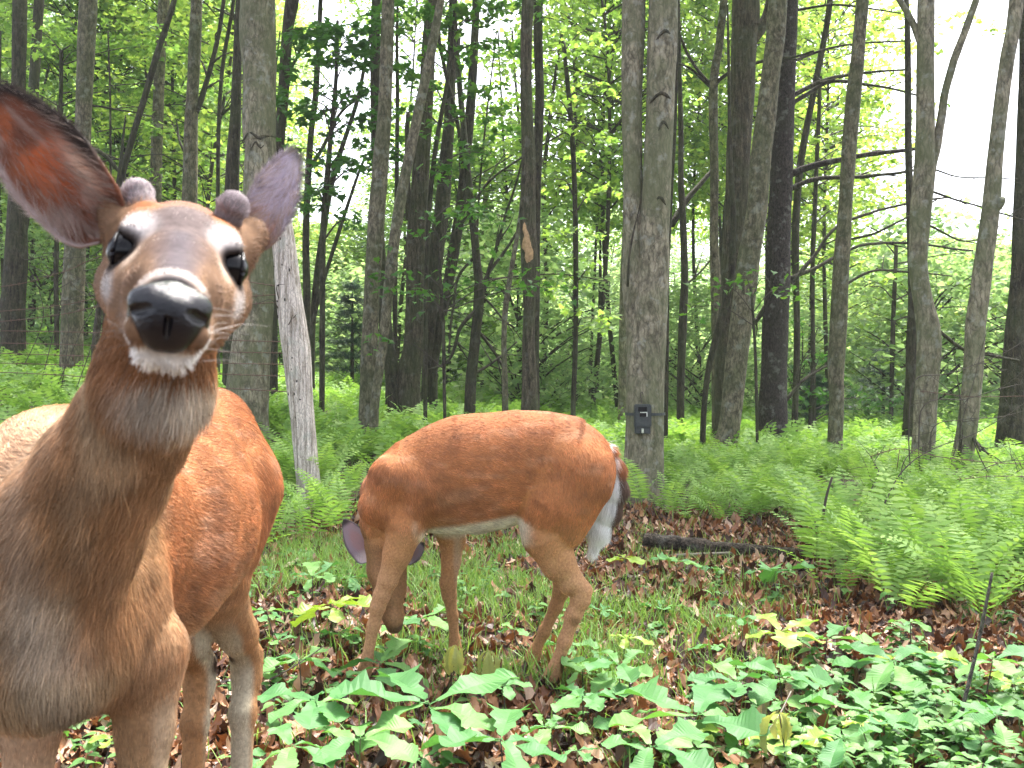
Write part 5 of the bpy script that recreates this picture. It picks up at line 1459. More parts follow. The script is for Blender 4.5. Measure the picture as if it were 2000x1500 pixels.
def make_ear(parent, base, tip, opening, width, cup, colour, name='ear', bend=0.0, hairs=0, rolled=0.6, seed=3):
    """cupped leaf-shaped ear: base and tip points, direction its hollow faces"""
    base, tip = np.array(base), np.array(tip)
    ax = tip - base; L = np.linalg.norm(ax); ax /= L
    op = np.array(opening, float); op -= (op @ ax) * ax; op /= np.linalg.norm(op)
    sd = np.cross(ax, op)
    nu, nv = 34, 23
    u = np.linspace(0, 1, nu)[:, None]; v = np.linspace(-1, 1, nv)[None]
    w = width * np.power(np.clip(np.sin(np.pi * np.clip(u, 0, 1) ** 0.82), 0, 1), 0.72) * (1 - 0.12 * u) + width * 0.33 * np.exp(-(u / 0.16) ** 2)
    w = w * np.where(u > 0.985, 0.35, 1)
    curl = cup * (1.25 - 0.75 * u)
    ang = v * curl
    X = w * np.sin(ang) / np.maximum(np.sin(np.minimum(curl, 1.5)), 0.2)
    Y = -(np.cos(ang) - 1) * w * 0.75
    cc = base + ax * (u * L)[..., None] + sd * X[..., None] + op * (Y + bend * L * u ** 2)[..., None]
    V = cc.reshape(-1, 3)
    i = (np.arange(nu - 1)[:, None] * nv + np.arange(nv - 1)[None]).ravel()
    Q = np.stack([i, i + 1, i + nv + 1, i + nv], -1)
    UV = np.stack([np.broadcast_to(u, (nu, nv)).ravel(), np.broadcast_to(v, (nu, nv)).ravel()], -1)
    col = colour(UV, V)
    me = make_mesh(name, V, Q, [M['ear']], True, {'fur_colour': col})
    o = link(name, me, parent)
    sm = o.modifiers.new('thickness', 'SOLIDIFY'); sm.thickness = 0.0028; sm.offset = 0
    if hairs:
        r = np.random.default_rng(seed); n = hairs
        uu = r.uniform(0.02, 0.97, n); vv = r.uniform(-1, 1, n) 
        rim = r.uniform(0, 1, n) < 0.45
        vv = np.where(rim, np.sign(vv) * r.uniform(0.86, 1.0, n), vv)
        def at(uu, vv):
            a = np.clip(uu * (nu - 1), 0, nu - 1.001); b = np.clip((vv + 1) / 2 * (nv - 1), 0, nv - 1.001)
            ia, ib = a.astype(int), b.astype(int); fa, fb = (a - ia)[:, None], (b - ib)[:, None]
            return cc[ia, ib] * (1 - fa) * (1 - fb) + cc[ia + 1, ib] * fa * (1 - fb) + cc[ia, ib + 1] * (1 - fa) * fb + cc[ia + 1, ib + 1] * fa * fb
        p0 = at(uu, vv)
        dirv = ax[None] * 0.8 + op[None] * 0.3 + sd[None] * (np.where(rim, vv * 0.35, -vv * 0.5))[:, None] + r.normal(0, 0.2, (n, 3))
        ln = np.where(rim, r.uniform(0.005, 0.011, n), r.uniform(0.008, 0.03, n) * (1.15 - uu))
        K = 4; s = np.linspace(0, 1, K)
        pts = p0[:, None] + dirv[:, None] * (s[None, :, None] * ln[:, None, None])
        cl = colour(np.stack([uu, vv], -1), p0)
        pale = (~rim) & (r.uniform(0, 1, n) < 0.4)
        cl = np.where(pale[:, None], np.array([[0.32, 0.24, 0.20]]), cl) * np.exp(r.normal(0, .15, n))[:, None]
        cd = bpy.data.hair_curves.new('ear_hair'); cd.add_curves([K] * n)
        cd.attributes['position'].data.foreach_set('vector', pts.astype(np.float32).ravel())
        ra = cd.attributes.get('radius') or cd.attributes.new('radius', 'FLOAT', 'POINT')
        ra.data.foreach_set('value', (np.full((n, 1), 0.00022) * np.array([1, .9, .6, .15])[None]).astype(np.float32).ravel())
        ca = cd.attributes.new('fur_colour', 'FLOAT_COLOR', 'CURVE')
        ca.data.foreach_set('color', np.concatenate([np.clip(cl, .003, .9), np.ones((n, 1))], 1).astype(np.float32).ravel())
        cd.materials.append(M['fur'])
        h = bpy.data.objects.new('ear_hair', cd); COL.objects.link(h); h.parent = o
    return o

# ---- the standing buck, head thrust at the camera
def build_buck():
    root = thing('deer', (-0.6, 1.5, gz(-0.6, 1.5)), 'orange-brown young buck with velvet antler buds, its wet nose filling the left of the view', 'deer', 'white-tailed deer')
    E0 = P(350, 506, 0.88); N0 = P(332, 600, 0.665)
    Fv = N0 - E0; Fl = np.linalg.norm(Fv); Fv /= Fl
    R0 = np.cross(Fv, [0, 0, 1.0]) * -1; R0 /= np.linalg.norm(R0)       # towards picture right
    U0 = np.cross(R0, Fv) * 1.0
    if U0[2] < 0: U0 = -U0
    ro = math.radians(7.5)
    Rv = R0 * math.cos(ro) - U0 * math.sin(ro)
    Uv = U0 * math.cos(ro) + R0 * math.sin(ro)
    B = np.stack([Rv, Fv, Uv], 0)
    hl = lambda x, y, z: E0 + x * Rv + y * Fv + z * Uv
    toh = lambda X: (X - E0) @ B.T
    b = Body((1, 0, 0))
    # trunk: shoulders, barrel, hips
    back = (0, 1, -0.25)
    T = [((-.625, 1.30, .815), .160), ((-.640, 1.44, .835), .168), ((-.645, 1.66, .800), .184), ((-.650, 1.86, .83), .168), ((-.650, 2.02, .845), .158), ((-.646, 2.13, .82), .115)]
    b.chain(T, 0.06, 0.84, flow=back)
    b.cone((-.64, 1.80, .945), (-.632, 2.06, .968), .08, .082, .06, flow=back)
    b.cone((-.632, 1.68, .80), (-.622, 1.80, .80), .160, .160, .05, .95, flow=back)
    b.cone((-.66, 1.42, .93), (-.655, 1.52, .93), .085, .07, .06, flow=back)               # withers
    # brisket and shoulders
    b.cone((-.578, 1.20, .735), (-.605, 1.32, .74), .080, .112, .06, flow=(0, .3, -1), fur=1.2)
    b.cone((-.555, 1.30, .80), (-.522, 1.33, .70), .076, .060, .06, flow=(0, .2, -1))
    b.cone((-.70, 1.30, .80), (-.685, 1.33, .70), .085, .065, .06, flow=(0, .2, -1))
    # neck
    nk = [(hl(-.006, -.09, -.035), .054), (P(300, 745, 1.02), .050), (P(258, 830, 1.06), .053), (P(203, 920, 1.10), .062), (P(138, 1020, 1.14), .076), (P(85, 1130, 1.18), .090), (P(85, 1240, 1.22), .098)]
    b.chain(nk, 0.035, 1.0, fur=1.45)
    b.cone(P(235, 860, 1.15), (-.63, 1.38, .90), .040, .11, .06, flow=(-.2, 1, -.5), fur=1.2)
    # front legs
    for sx, px in ((-.500, 1), (-.655, -1)):
        b.chain([((sx, 1.34, .70), .058), ((sx, 1.34, .60), .036), ((sx, 1.32, .46), .027), ((sx, 1.31, .35), .027), ((sx, 1.32, .30), .020), ((sx, 1.33, .13), .0165), ((sx, 1.32, .085), .021), ((sx, 1.29, .03), .016)], 0.02, flow=(0, 0, -1), fur=0.45)
    # hind legs
    for (x0, x1, yo) in ((-.592, -.572, 0.0), (-.690, -.655, -.06)):
        b.cone((x0, 2.03, .84), (x0 + .012 * (1 if x0 > -.6 else -1), 1.94 + yo, .68), .115, .062, .05, flow=(0, .1, -1), fur=.8)
        b.chain([((x0, 1.95 + yo, .66), .062), ((x1, 2.05 + yo, .54), .038), ((x1, 2.12 + yo, .47), .030), ((x1, 2.12 + yo, .43), .028), ((x1, 2.09 + yo, .36), .025), ((x1, 2.07 + yo, .14), .020), ((x1, 2.06 + yo, .09), .022), ((x1, 2.03 + yo, .03), .017)], 0.022, flow=(0, 0, -1), fur=0.45)
    # head
    hf = -Fv
    k_ = dict(flow=hf, fur=0.42)
    b.cone(hl(0, -.085, -.012), hl(0, -.02, -.006), .056, .047, .02, **k_)
    b.cone(hl(0, -.015, -.002), hl(0, .055, -.006), .040, .0305, .025, **k_)
    b.cone(hl(0, .05, -.008), hl(0, Fl - .042, -.007), .0300, .0225, .02, **k_)
    b.cone(hl(0, Fl - .05, -.008), hl(0, Fl - .024, -.012), .0245, .0185, .012, **k_)
    for sx in (-1, 1):
        b.cone(hl(sx * .034, -.030, .014), hl(sx * .043, .004, .015), .022, .010, .012, **k_)            # brow
        b.cone(hl(sx * .040, -.045, -.040), hl(sx * .027, .05, -.043), .030, .022, .03, **k_)            # cheek
        b.cone(hl(sx * .036, .008, -.026), hl(sx * .022, .09, -.016), .016, .015, .02, **k_)
        b.cone(hl(sx * .020, .06, -.050), hl(sx * .013, Fl - .055, -.030), .019, .015, .02, **k_)
        b.cone(hl(sx * .050, -.07, .010), hl(sx * .060, -.085, .022), .022, .019, .02, **k_)             # ear roots
        b.cone(hl(sx * .033, -.055, .018), hl(sx * .034, -.058, .028), .015, .0125, .012, **k_)            # antler roots
        b.cone(hl(sx * .014, Fl - .035, -.024), hl(sx * .017, Fl - .020, -.022), .0135, .0115, .008, **k_)
    for sx in (-1, 1): b.cone(hl(sx * .007, Fl - .07, -.040), hl(sx * .009, Fl - .034, -.0405), .0165, .0118, .008, **k_)                    # chin
    gx = np.linspace(-.86, -.10, 200)
    gy = np.concatenate([np.arange(.60, 1.06, .0034), np.arange(1.06, 2.32, .0085)])
    gzz = np.concatenate([np.arange(-.02, .98, .0085), np.arange(.98, 1.33, .0034)])
    f = b.field(gx, gy, gzz)
    # eye sockets
    ex = {}
    for sx in (-1, 1):
        c = hl(sx * .0435, .001, -.001)
        ex[sx] = c
        X = np.stack(np.meshgrid(gx, gy[:200], gzz[-120:], indexing='ij'), -1)
        d = np.sqrt(((X - c) ** 2).sum(-1)) - .0178
        o = f[:, :200, -120:]
        np.maximum(o, -d, out=o)
    V, Q = surface_nets(f, gx, gy, gzz)
    V = relax(V, Q, 4); N = vert_normals(V, Q)
    def colour(X, nr):
        c = np.tile(np.array([.36, .15, .062]), (len(X), 1))
        n1 = vnoise(X, 5, 1); n2 = vnoise(X, 17, 2)
        c = mixc(c, (.46, .20, .085), .5 + .6 * n1)
        x, y, z = X[:, 0], X[:, 1], X[:, 2]
        c = mixc(c, (.22, .10, .055), smooth((vnoise(X * [1.6, .6, 1.6], 26, 12) - .15) / .5) * .5)
        c = mixc(c, (.55, .34, .22), smooth((vnoise(X * [1.6, .6, 1.6], 33, 13) - .25) / .5) * .4)
        # upper back darker red, flank sandier, belly pale
        c = mixc(c, (.30, .10, .035), smooth((z - .93) / .12) * .5)
        c = mixc(c, (.42, .26, .13), smooth((.78 - z) / .18) * .75 * (y > 1.4))
        c = mixc(c, (.62, .55, .45), smooth((.665 - z) / .05) * smooth((y - 1.42) / .1) * smooth((1.93 - y) / .12))
        # legs: inner side whitish, outer tan
        leg = smooth((.62 - z) / .08)
        c = mixc(c, (.36, .19, .085), leg * .9)
        hind = leg * (y > 1.8)
        inner = np.where(x > -.6, smooth((-.545 - x) / .012), smooth((x + .636) / .012))
        c = mixc(c, (.50, .46, .34), hind * np.clip(inner, 0, 1) * .85)
        c = mixc(c, (.05, .03, .02), ball(X, (-.607, 2.06, .475), (.022, .03, .03)))
        # neck and chest: dull olive grey with pale streaks
        ax = np.array([p for p, _ in nk]); 
        front = smooth((.62 - .5 * 0 - (y - 1.28) * 1.6) / .5) * smooth((1.42 - y) / .12) * smooth((y - .93) / .05)
        side = np.interp(z, [.6, .8, .92, 1.05, 1.15], [-.555, -.575, -.50, -.405, -.33])
        ns = np.exp(-((x - side - .03) / .075) ** 2)
        c = mixc(c, (.47, .30, .165), front * .6)  # golden tan, raised in colour to make up for dim front light
        c = mixc(c, (.25, .165, .085), front * ns * .6 * (z < 1.12))
        c = mixc(c, (.50, .34, .22), front * smooth((side - .02 - x) / .05) * .7 * (z < 1.15))
        st = vnoise(X * np.array([1, 1, .25]), 22, 6)
        c = mixc(c, (.48, .38, .26), front * smooth(st / .5) * .6)
        c = mixc(c, (.56, .51, .43), ball(X, (-.525, 1.10, .77), (.028, .12, .14), .8) * .6)
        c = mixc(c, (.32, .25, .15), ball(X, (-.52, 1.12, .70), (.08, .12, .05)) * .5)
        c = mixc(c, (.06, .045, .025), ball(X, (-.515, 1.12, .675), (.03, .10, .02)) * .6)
        c = mixc(c, (.58, .55, .48), ball(X, P(320, 765, .95), (.042, .08, .028), .7) * .8)
        # head
        h = toh(X); a, f_, u = h[:, 0], h[:, 1], h[:, 2]
        hd = smooth((f_ + .13) / .03) * (np.abs(a) < .12) * (u > -.12) * (u < .14)
        hc = np.tile(np.array([.225, .13, .075]), (len(X), 1))
        hc = mixc(hc, (.30, .11, .04), smooth((u - .022) / .015) * smooth((-.012 - f_) / .02) * smooth((.056 - np.abs(a)) / .02))           # crown, orange
        hc = mixc(hc, (.24, .12, .08), ball(h, (0, -.07, .045), (.03, .04, .03)))
        dors = smooth((u - .006) / .010) * smooth((f_ + .03) / .03) * np.exp(-(a / .026) ** 2)
        hc = mixc(hc, (.085, .07, .08), dors * .97)  # grey bridge of the face, painted darker to counter the sun sheen
        hc = mixc(hc, (.14, .105, .10), ball(h, (0, .012, .035), (.032, .03, .02)) * .9)
        for sx in (-1, 1):
            e = (sx * .047, .005, 0)
            hc = mixc(hc, (.50, .45, .44), ball(h, (sx * .037, .004, .024), (.018, .028, .012), .6))
            hc = mixc(hc, (.52, .48, .46), ball(h, (sx * .040, .022, -.029), (.022, .034, .013), .6))
            hc = mixc(hc, (.52, .42, .34), ball(h, (sx * .030, .04, -.004), (.015, .03, .016)) * .6)
            hc = mixc(hc, (.025, .018, .015), ball(h, e, (.0240, .029, .0215), .2))
            hc = mixc(hc, (.14, .08, .05), ball(h, (sx * .028, .09, .0), (.009, .05, .02)) * .5)
        hc = mixc(hc, (.30, .14, .055), smooth((-.035 - u) / .02) * smooth((.12 - f_) / .05) * .6)
        band = np.exp(-((f_ - (Fl - .042)) / .007) ** 2) * smooth((u + .008) / .01)
        hc = mixc(hc, (.50, .44, .40), band * .8)
        hc = mixc(hc, (.012, .01, .012), smooth((f_ - (Fl - .036)) / .006) * smooth((u + .031) / .004) * np.where(u < -.014, smooth((.015 - np.abs(a)) / .004), 1))
        hc = mixc(hc, (.82, .80, .76), smooth((f_ - (Fl - .085)) / .02) * smooth((-.030 - u) / .006))
        hc = mixc(hc, (.74, .70, .62), ball(h, (-.021, Fl - .035, -.024), (.010, .016, .008)) * .9)
        hc = mixc(hc, (.74, .70, .62), ball(h, (.021, Fl - .035, -.024), (.010, .016, .008)) * .9)
        hc = mixc(hc, (.12, .07, .035), ball(h, (0, Fl - .085, -.056), (.014, .02, .01)) * .7)
        return c * (1 - hd[:, None]) + hc * hd[:, None]
    col = colour(V, N)
    body = link('body', make_mesh('body', V, Q, [M['hide']], True, {'fur_colour': col * .8}), root)
    def skip(c):
        h = toh(c)
        m = np.ones(len(c))
        for sx in (-1, 1):
            m *= 1 - ball(h, (sx * .047, .005, 0), (.022, .026, .020), .1)
        m *= 1 - smooth((h[:, 1] - (Fl - .036)) / .004) * smooth((h[:, 2] + .030) / .004)
        head = smooth((1.05 - c[:, 1]) / .05)
        m *= 1 + 1.2 * head
        m *= np.where(c[:, 2] < .30, .25, 1)
        return m
    fur('fur', V, Q, N, b, colour, 330000, 0.023, 0.00062, root, M['fur'], skip, lift=.2)
    # eyes
    for sx in (-1, 1):
        me = bpy.data.meshes.new('eye')
        import bmesh
        bm = bmesh.new(); bmesh.ops.create_uvsphere(bm, u_segments=32, v_segments=20, radius=.0172); bm.to_mesh(me); bm.free()
        for p in me.polygons: p.use_smooth = True
        me.materials.append(M['eye'])
        link('eye', me, root, ex[sx] - np.array(root.location))
        # lids
        lid = []
        for a in np.linspace(0, 2 * np.pi, 25):
            lid.append(ex[sx] + Rv * sx * (.0085 + .004 * abs(math.cos(a))) + Fv * (.0158 * math.cos(a)) * .95 + Uv * .0135 * math.sin(a) * (1.0) )
        lid = np.array(lid); lid += (lid - ex[sx]) / np.linalg.norm(lid - ex[sx], axis=1)[:, None] * 0
        d = lid - ex[sx]; lid = ex[sx] + d / np.linalg.norm(d, axis=1)[:, None] * .0176
        link('eyelid', tube_mesh('eyelid', lid, np.full(25, .0021), M['nose'], sides=8), root)
    # nose leather
    nb = Body((1, 0, 0))
    nb.cone((-.0105, 0, -.001), (.0105, 0, -.001), .0148, .0148, .008)
    nb.cone((-.006, .006, -.008), (.006, .006, -.008), .0135, .0135, .008)
    nb.cone((-.007, .005, -.015), (.007, .005, -.015), .0125, .0125, .008)
    nb.cone((-.004, .002, -.023), (.004, .002, -.023), .0095, .0095, .008)
    nb.cone((0, -.004, .004), (0, .006, -.002), .0125, .0135, .008)
    for sx in (-1, 1):
        nb.cone((sx * .019, -.002, .0), (sx * .0215, -.007, -.011), .0078, .0062, .006)
        nb.cone((sx * .012, .001, .005), (sx * .019, -.001, .002), .0072, .007, .006)
    g1 = np.arange(-.036, .0361, .0011); g2 = np.arange(-.03, .031, .0011); g3 = np.arange(-.045, .031, .0011)
    fn = nb.field(g1, g2, g3)
    X = np.stack(np.meshgrid(g1, g2, g3, indexing='ij'), -1)
    for sx in (-1, 1):
        a = np.array([sx * .0150, .021, .001]); c = np.array([sx * .0250, .007, -.006])
        d = c - a; t = np.clip(((X - a) @ d) / (d @ d), 0, 1)
        fn = np.maximum(fn, -(np.linalg.norm(X - a - t[..., None] * d, axis=-1) - .0056 * (1 - .35 * t)))
    groove = np.sqrt((X[..., 0]) ** 2 + ((X[..., 1] - .0205) * .7) ** 2) - .0026
    fn = np.where(X[..., 2] < -.004, np.maximum(fn, -groove), fn)
    Vn, Qn = surface_nets(fn, g1, g2, g3); Vn = relax(Vn, Qn, 2)
    Vn = Vn @ np.stack([Rv, Fv, Uv]) * 1.0 + hl(0, Fl - .019, -.003)
    link('nose', make_mesh('nose', Vn, Qn, [M['nose']], True), root)
    # antler buds in velvet
    for sx, tip in ((-1, P(268, 375, .935)), (1, P(456, 400, .935))):
        a = hl(sx * .034, -.058, .020)
        C = catmull([a, a * .5 + tip * .5 + Uv * .002, tip], 12)
        Vb, qb, tb_ = tube(np.vstack([C, tip + (C[-1] - C[-2]) / np.linalg.norm(C[-1] - C[-2]) * .005, tip + (C[-1] - C[-2]) / np.linalg.norm(C[-1] - C[-2]) * .009, tip + (C[-1] - C[-2]) / np.linalg.norm(C[-1] - C[-2]) * .0115]), np.concatenate([np.linspace(.0140, .0122, 8), [.0130, .0140, .0142, .0136], [.0122, .0085, .002]]), sides=20, bump=.06, freq=40)
        bud = link('antler_bud', make_mesh('antler_bud', Vb, [qb, tb_], [M['velvet']], True), root)
        vb = Body(); vb.cone(a, tip, .013, .013, .01, flow=(tip - a) * 1.0 + np.array([0, .02, .02]), fur=1)
        vb_col = lambda X, nr, a=a, tip=tip: mixc(np.tile(np.array([.30, .25, .26]), (len(X), 1)), (.34, .17, .08), smooth((.55 - ((X - a) @ (tip - a)) / ((tip - a) @ (tip - a))) / .3))
        Nb = vert_normals(Vb, qb)
        fz = fur('velvet_hair', Vb, qb, Nb, vb, vb_col, 5000, .006, .0004, bud, M['fur'], None, seed=40 + sx, lift=.6)
        fz.parent = bud; fz.location = (0, 0, 0); bud.location = -np.array(root.location)
    # ears
    def ear_left(uv, X):
        u, v = uv[:, 0], uv[:, 1]
        c = np.tile(np.array([.17, .06, .03]), (len(u), 1))
        q = np.stack([u * .9, v * .35, 0 * u], -1)
        c = mixc(c, (.42, .12, .03), smooth((vnoise(q, 7, 5) + .25) / .5) * np.exp(-((u - .55) / .28) ** 2) * np.exp(-((v + .1) / .6) ** 2))
        c = mixc(c, (.36, .29, .25), smooth((vnoise(q * [1, 2.5, 1], 6, 8) - .1) / .3) * .6)
        c = mixc(c, (.55, .50, .42), np.exp(-((u - .32) / .16) ** 2 - ((v - .45) / .22) ** 2))
        c = mixc(c, (.03, .02, .016), smooth((v - .52) / .3) * smooth((u - .12) / .25))
        c = mixc(c, (.45, .36, .34), smooth((-v - .84) / .1) * smooth((.75 - u) / .2))
        c = mixc(c, (.02, .015, .014), smooth((u - .78) / .12))
        return c
    def ear_right(uv, X):
        u, v = uv[:, 0], uv[:, 1]
        c = np.tile(np.array([.40, .35, .43]), (len(u), 1))
        c = mixc(c, (.30, .15, .09), smooth((.30 - u) / .2))
        c = mixc(c, (.42, .37, .41), smooth((vnoise(np.stack([u, v * .5, 0 * u], -1), 6, 2)) / .4) * .6)
        c = mixc(c, (.10, .09, .09), smooth((u - .86) / .1))
        c = mixc(c, (.16, .12, .10), smooth((np.abs(v) - .86) / .1) * .7)
        return c
    cf = np.array([0, -1.0, 0.0])
    make_ear(root, hl(-.062, -.078, .004), P(-42, 158, .93), cf + .15 * Rv - .25 * Uv, .046, 1.0, ear_left, hairs=5000, bend=0.02)
    make_ear(root, hl(.058, -.082, .012), P(583, 292, 1.03), cf * .9 + Rv * .65 + Uv * .1, .026, 1.0, ear_right, hairs=3000, bend=-0.02, seed=5)
    # whiskers
    r = np.random.default_rng(9); M['fur_tip'] = plain('whisker', (.3, .26, .23), .5)
    for k in range(26):
        sx = 1 if k % 2 else -1
        p = hl(sx * r.uniform(.012, .030), Fl - r.uniform(.03, .07), -r.uniform(.008, .045))
        e = p + Rv * sx * r.uniform(.015, .045) - Uv * r.uniform(-.01, .03) - Fv * r.uniform(0, .03)
        Vt, q, _ = tube(catmull([p, (p + e) / 2 + Uv * .004, e], 5), np.linspace(.0002, .00007, 5), 3, False); link('whisker', make_mesh('whisker', Vt, q, [M['fur_tip']]), root)
    for sx in (-.500, -.655): make_hoof(root, np.array([sx, 1.285, gz(sx, 1.28)]), (0, -1))
    for x1, yo in ((-.572, 0), (-.655, -.06)): make_hoof(root, np.array([x1, 2.02 + yo, gz(x1, 2.0)]), (0, -1))

# ---- the grazing deer, side on
def build_grazer():
    D = 3.45
    g0 = gz(-.1, D)
    root = thing('deer', (-.1, D, g0), 'orange-brown deer grazing side-on in the middle, white-edged tail hanging', 'deer', 'white-tailed deer')
    s = D / F
    b = Body((0, 1, 0))
    p = lambda x, y, dy=0.0: P(x, y, D) + np.array([0, dy, 0])   # dy moves in depth without changing height
    back = (1, 0, -.18)
    tr = [((757, 964), 50), ((802, 946), 77), ((852, 935), 96), ((905, 924), 108), ((960, 920), 108), ((1015, 908), 101), ((1070, 905), 95), ((1110, 906), 86), ((1136, 913), 57)]
    b.chain([(p(*a), r * s) for a, r in tr], .04, .80, flow=back)
    # belly line
    b.chain([(p(850, 975), 62 * s), (p(925, 968), 66 * s), (p(1000, 955), 52 * s)], .03, .8, flow=back)
    # shoulders
    for dy in (-.085, .085):
        b.cone(p(770, 930, dy), p(748, 978, dy), 44 * s, 34 * s, .05, flow=(-.2, 0, -1))
        b.cone(p(742, 984, dy), p(802, 1026, dy), 32 * s, 25 * s, .03, flow=(.6, 0, -1), fur=.8)
        b.cone(p(840, 950, dy * .9), p(805, 1015, dy), 50 * s, 28 * s, .05, flow=(0, 0, -1))
    # near front leg
    b.chain([(p(797, 1024, -.09), 36 * s), (p(782, 1072, -.09), 27 * s), (p(764, 1122, -.09), 18.5 * s), (p(752, 1152, -.09), 15.5 * s), (p(745, 1172, -.09), 14 * s), (p(736, 1210, -.085), 11.5 * s), (p(724, 1272, -.08), 10.5 * s), (p(719, 1296, -.08), 12.5 * s), (p(711, 1325, -.08), 10 * s)], .014, flow=(-.2, 0, -1), fur=.4)
    # far front leg
    b.chain([(p(868, 1020, .09), 40 * s), (p(880, 1060, .09), 27 * s), (p(878, 1105, .09), 19 * s), (p(872, 1150, .09), 16 * s), (p(874, 1172, .09), 14 * s), (p(881, 1215, .09), 10.5 * s), (p(885, 1262, .09), 10 * s), (p(886, 1278, .09), 12 * s), (p(882, 1300, .09), 10 * s)], .014, flow=(0, 0, -1), fur=.4)
    # hind legs
    for near in (1, 0):
        dy = -.075 if near else .085
        o = 0 if near else -6
        b.chain([(p(1120, 925, dy * .8), 76 * s), (p(1085, 985, dy), 62 * s), (p(1062, 1030, dy), 46 * s)], .04, .85, flow=(-.2, 0, -1), fur=.9)
        b.cone(p(1138, 950, dy), p(1106, 1030, dy), 42 * s, 32 * s, .04, flow=(0, 0, -1), fur=.9)
        if near:
            q = [((1066, 1045), 44), ((1088, 1090), 33), ((1112, 1130), 22), ((1133, 1146), 15.5), ((1131, 1162), 17), ((1118, 1190), 15), ((1101, 1240), 12.5), ((1084, 1290), 12.5), ((1078, 1306), 15), ((1073, 1340), 11.5)]
            b.cone(p(1120, 1105, dy), p(1146, 1142, dy), 6 * s, 8 * s, .012, fur=.4)
        else:
            q = [((1060, 1045), 42), ((1078, 1085), 30), ((1092, 1120), 20), ((1100, 1140), 16), ((1098, 1165), 15), ((1088, 1195), 12.5), ((1065, 1245), 11), ((1046, 1285), 11), ((1040, 1300), 13), ((1034, 1322), 10)]
        b.chain([(p(*a, dy), r * s) for a, r in q], .018, flow=(-.1, 0, -1), fur=.42)
    # neck down, head to the ground
    b.chain([(p(765, 975, 0), 54 * s), (p(748, 1020, .0), 39 * s), (p(748, 1060, .01), 33 * s)], .04, .8, flow=(0, 0, -1))
    b.cone(p(800, 1000, 0), p(765, 1050, 0), 40 * s, 26 * s, .04, .8, flow=(0, 0, -1))
    b.chain([(p(747, 1068, .01), 34 * s), (p(751, 1115, .01), 33 * s), (p(760, 1160, 0), 27 * s), (p(768, 1200, -.01), 20 * s), (p(771, 1220, -.01), 16 * s)], .02, flow=(0, 0, 1), fur=.4)
    b.cone(p(770, 1090, .01), p(778, 1150, 0), 24 * s, 16 * s, .02, flow=(0, 0, 1), fur=.4)
    # dock of the tail
    b.cone(p(1148, 886), p(1184, 886), 28 * s, 15 * s, .03, .7)
    gx = np.arange(P(690, 0, D)[0], P(1240, 0, D)[0], .0055)
    gy = np.arange(D - .26, D + .26, .0065)
    gzz = np.arange(-.05, 1.08, .0055)
    V, Q = surface_nets(b.field(gx, gy, gzz), gx, gy, gzz)
    V = relax(V, Q, 3); N = vert_normals(V, Q)
    def colour(X, nr):
        px = 1000 + X[:, 0] / D * F; py = YH - (X[:, 2] - H) / D * F; dy = X[:, 1] - D
        c = np.tile(np.array([.41, .17, .07]), (len(X), 1))
        c = mixc(c, (.50, .20, .075), .45 + .7 * vnoise(X, 4, 3))
        c = mixc(c, (.30, .10, .05), smooth((880 - py) / 60) * .45)
        c = mixc(c, (.28, .12, .055), smooth((vnoise(X * [1, 1, 1.5], 9, 4) - .1) / .4) * .4)
        c = mixc(c, (.25, .11, .06), smooth((vnoise(X * [.7, 1, 2.2], 30, 14) - .1) / .5) * .25)
        c = mixc(c, (.55, .30, .17), smooth((vnoise(X * [.7, 1, 2.2], 24, 15) - .2) / .5) * .4)
        c = mixc(c, (.56, .30, .14), smooth((py - 985) / 70) * .7)
        bx = (px > 818) & (px < 1060)
        c = mixc(c, (.70, .64, .52), smooth((py - np.interp(px, [820, 900, 1000, 1060], [1022, 1010, 992, 1012])) / 14) * bx * smooth((px - 815) / 25) * smooth((1050 - px) / 40) * smooth((1062 - py) / 18))
        c = mixc(c, (.58, .50, .40), ball(X, p(892, 1090, .06), (.014, .05, .12), .7) * .4)
        c = mixc(c, (.60, .5, .38), ball(X, p(818, 1024, -.09), (.010, .1, .03), .8) * .4)
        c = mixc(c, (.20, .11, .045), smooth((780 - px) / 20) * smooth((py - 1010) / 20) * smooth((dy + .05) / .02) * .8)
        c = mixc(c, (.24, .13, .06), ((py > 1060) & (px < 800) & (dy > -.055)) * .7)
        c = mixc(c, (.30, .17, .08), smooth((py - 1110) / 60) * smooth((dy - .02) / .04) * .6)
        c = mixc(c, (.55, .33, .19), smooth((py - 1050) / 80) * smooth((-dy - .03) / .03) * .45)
        c = mixc(c, (.05, .03, .02), ball(X, p(1098, 1285, -.09), (.012, .1, .035)) * .8)
        c = mixc(c, (.14, .07, .03), ball(X, p(1118, 1200, -.09), (.02, .03, .02)) * .5)
        c = mixc(c, (.75, .70, .66), ball(X, p(1186, 915, 0), (.014, .06, .05)) * .7)
        c = mixc(c, (.06, .04, .03), ball(X, p(773, 1222, -.01), (.03, .03, .02)))
        return c
    col = colour(V, N)
    link('body', make_mesh('body', V, Q, [M['hide']], True, {'fur_colour': col * .85}), root)
    fur('fur', V, Q, N, b, colour, 170000, .020, .0009, root, M['fur'], lambda c: np.where(c[:, 1] < D + .1, 1.0, .25), seed=4, lift=.16)
    # tail
    tb = Body((0, 1, 0))
    tp = [((1184, 885), 16), ((1194, 915), 21), ((1196, 950), 25), ((1186, 990), 25), ((1172, 1030), 20), ((1160, 1066), 9)]
    tb.chain([(p(*a), r * s) for a, r in tp], .02, .8, fur=2.2)
    gx = np.arange(P(1130, 0, D)[0], P(1250, 0, D)[0], .004); gy = np.arange(D - .07, D + .07, .004); g3 = np.arange(P(0, 1090, D)[2], P(0, 850, D)[2], .004)
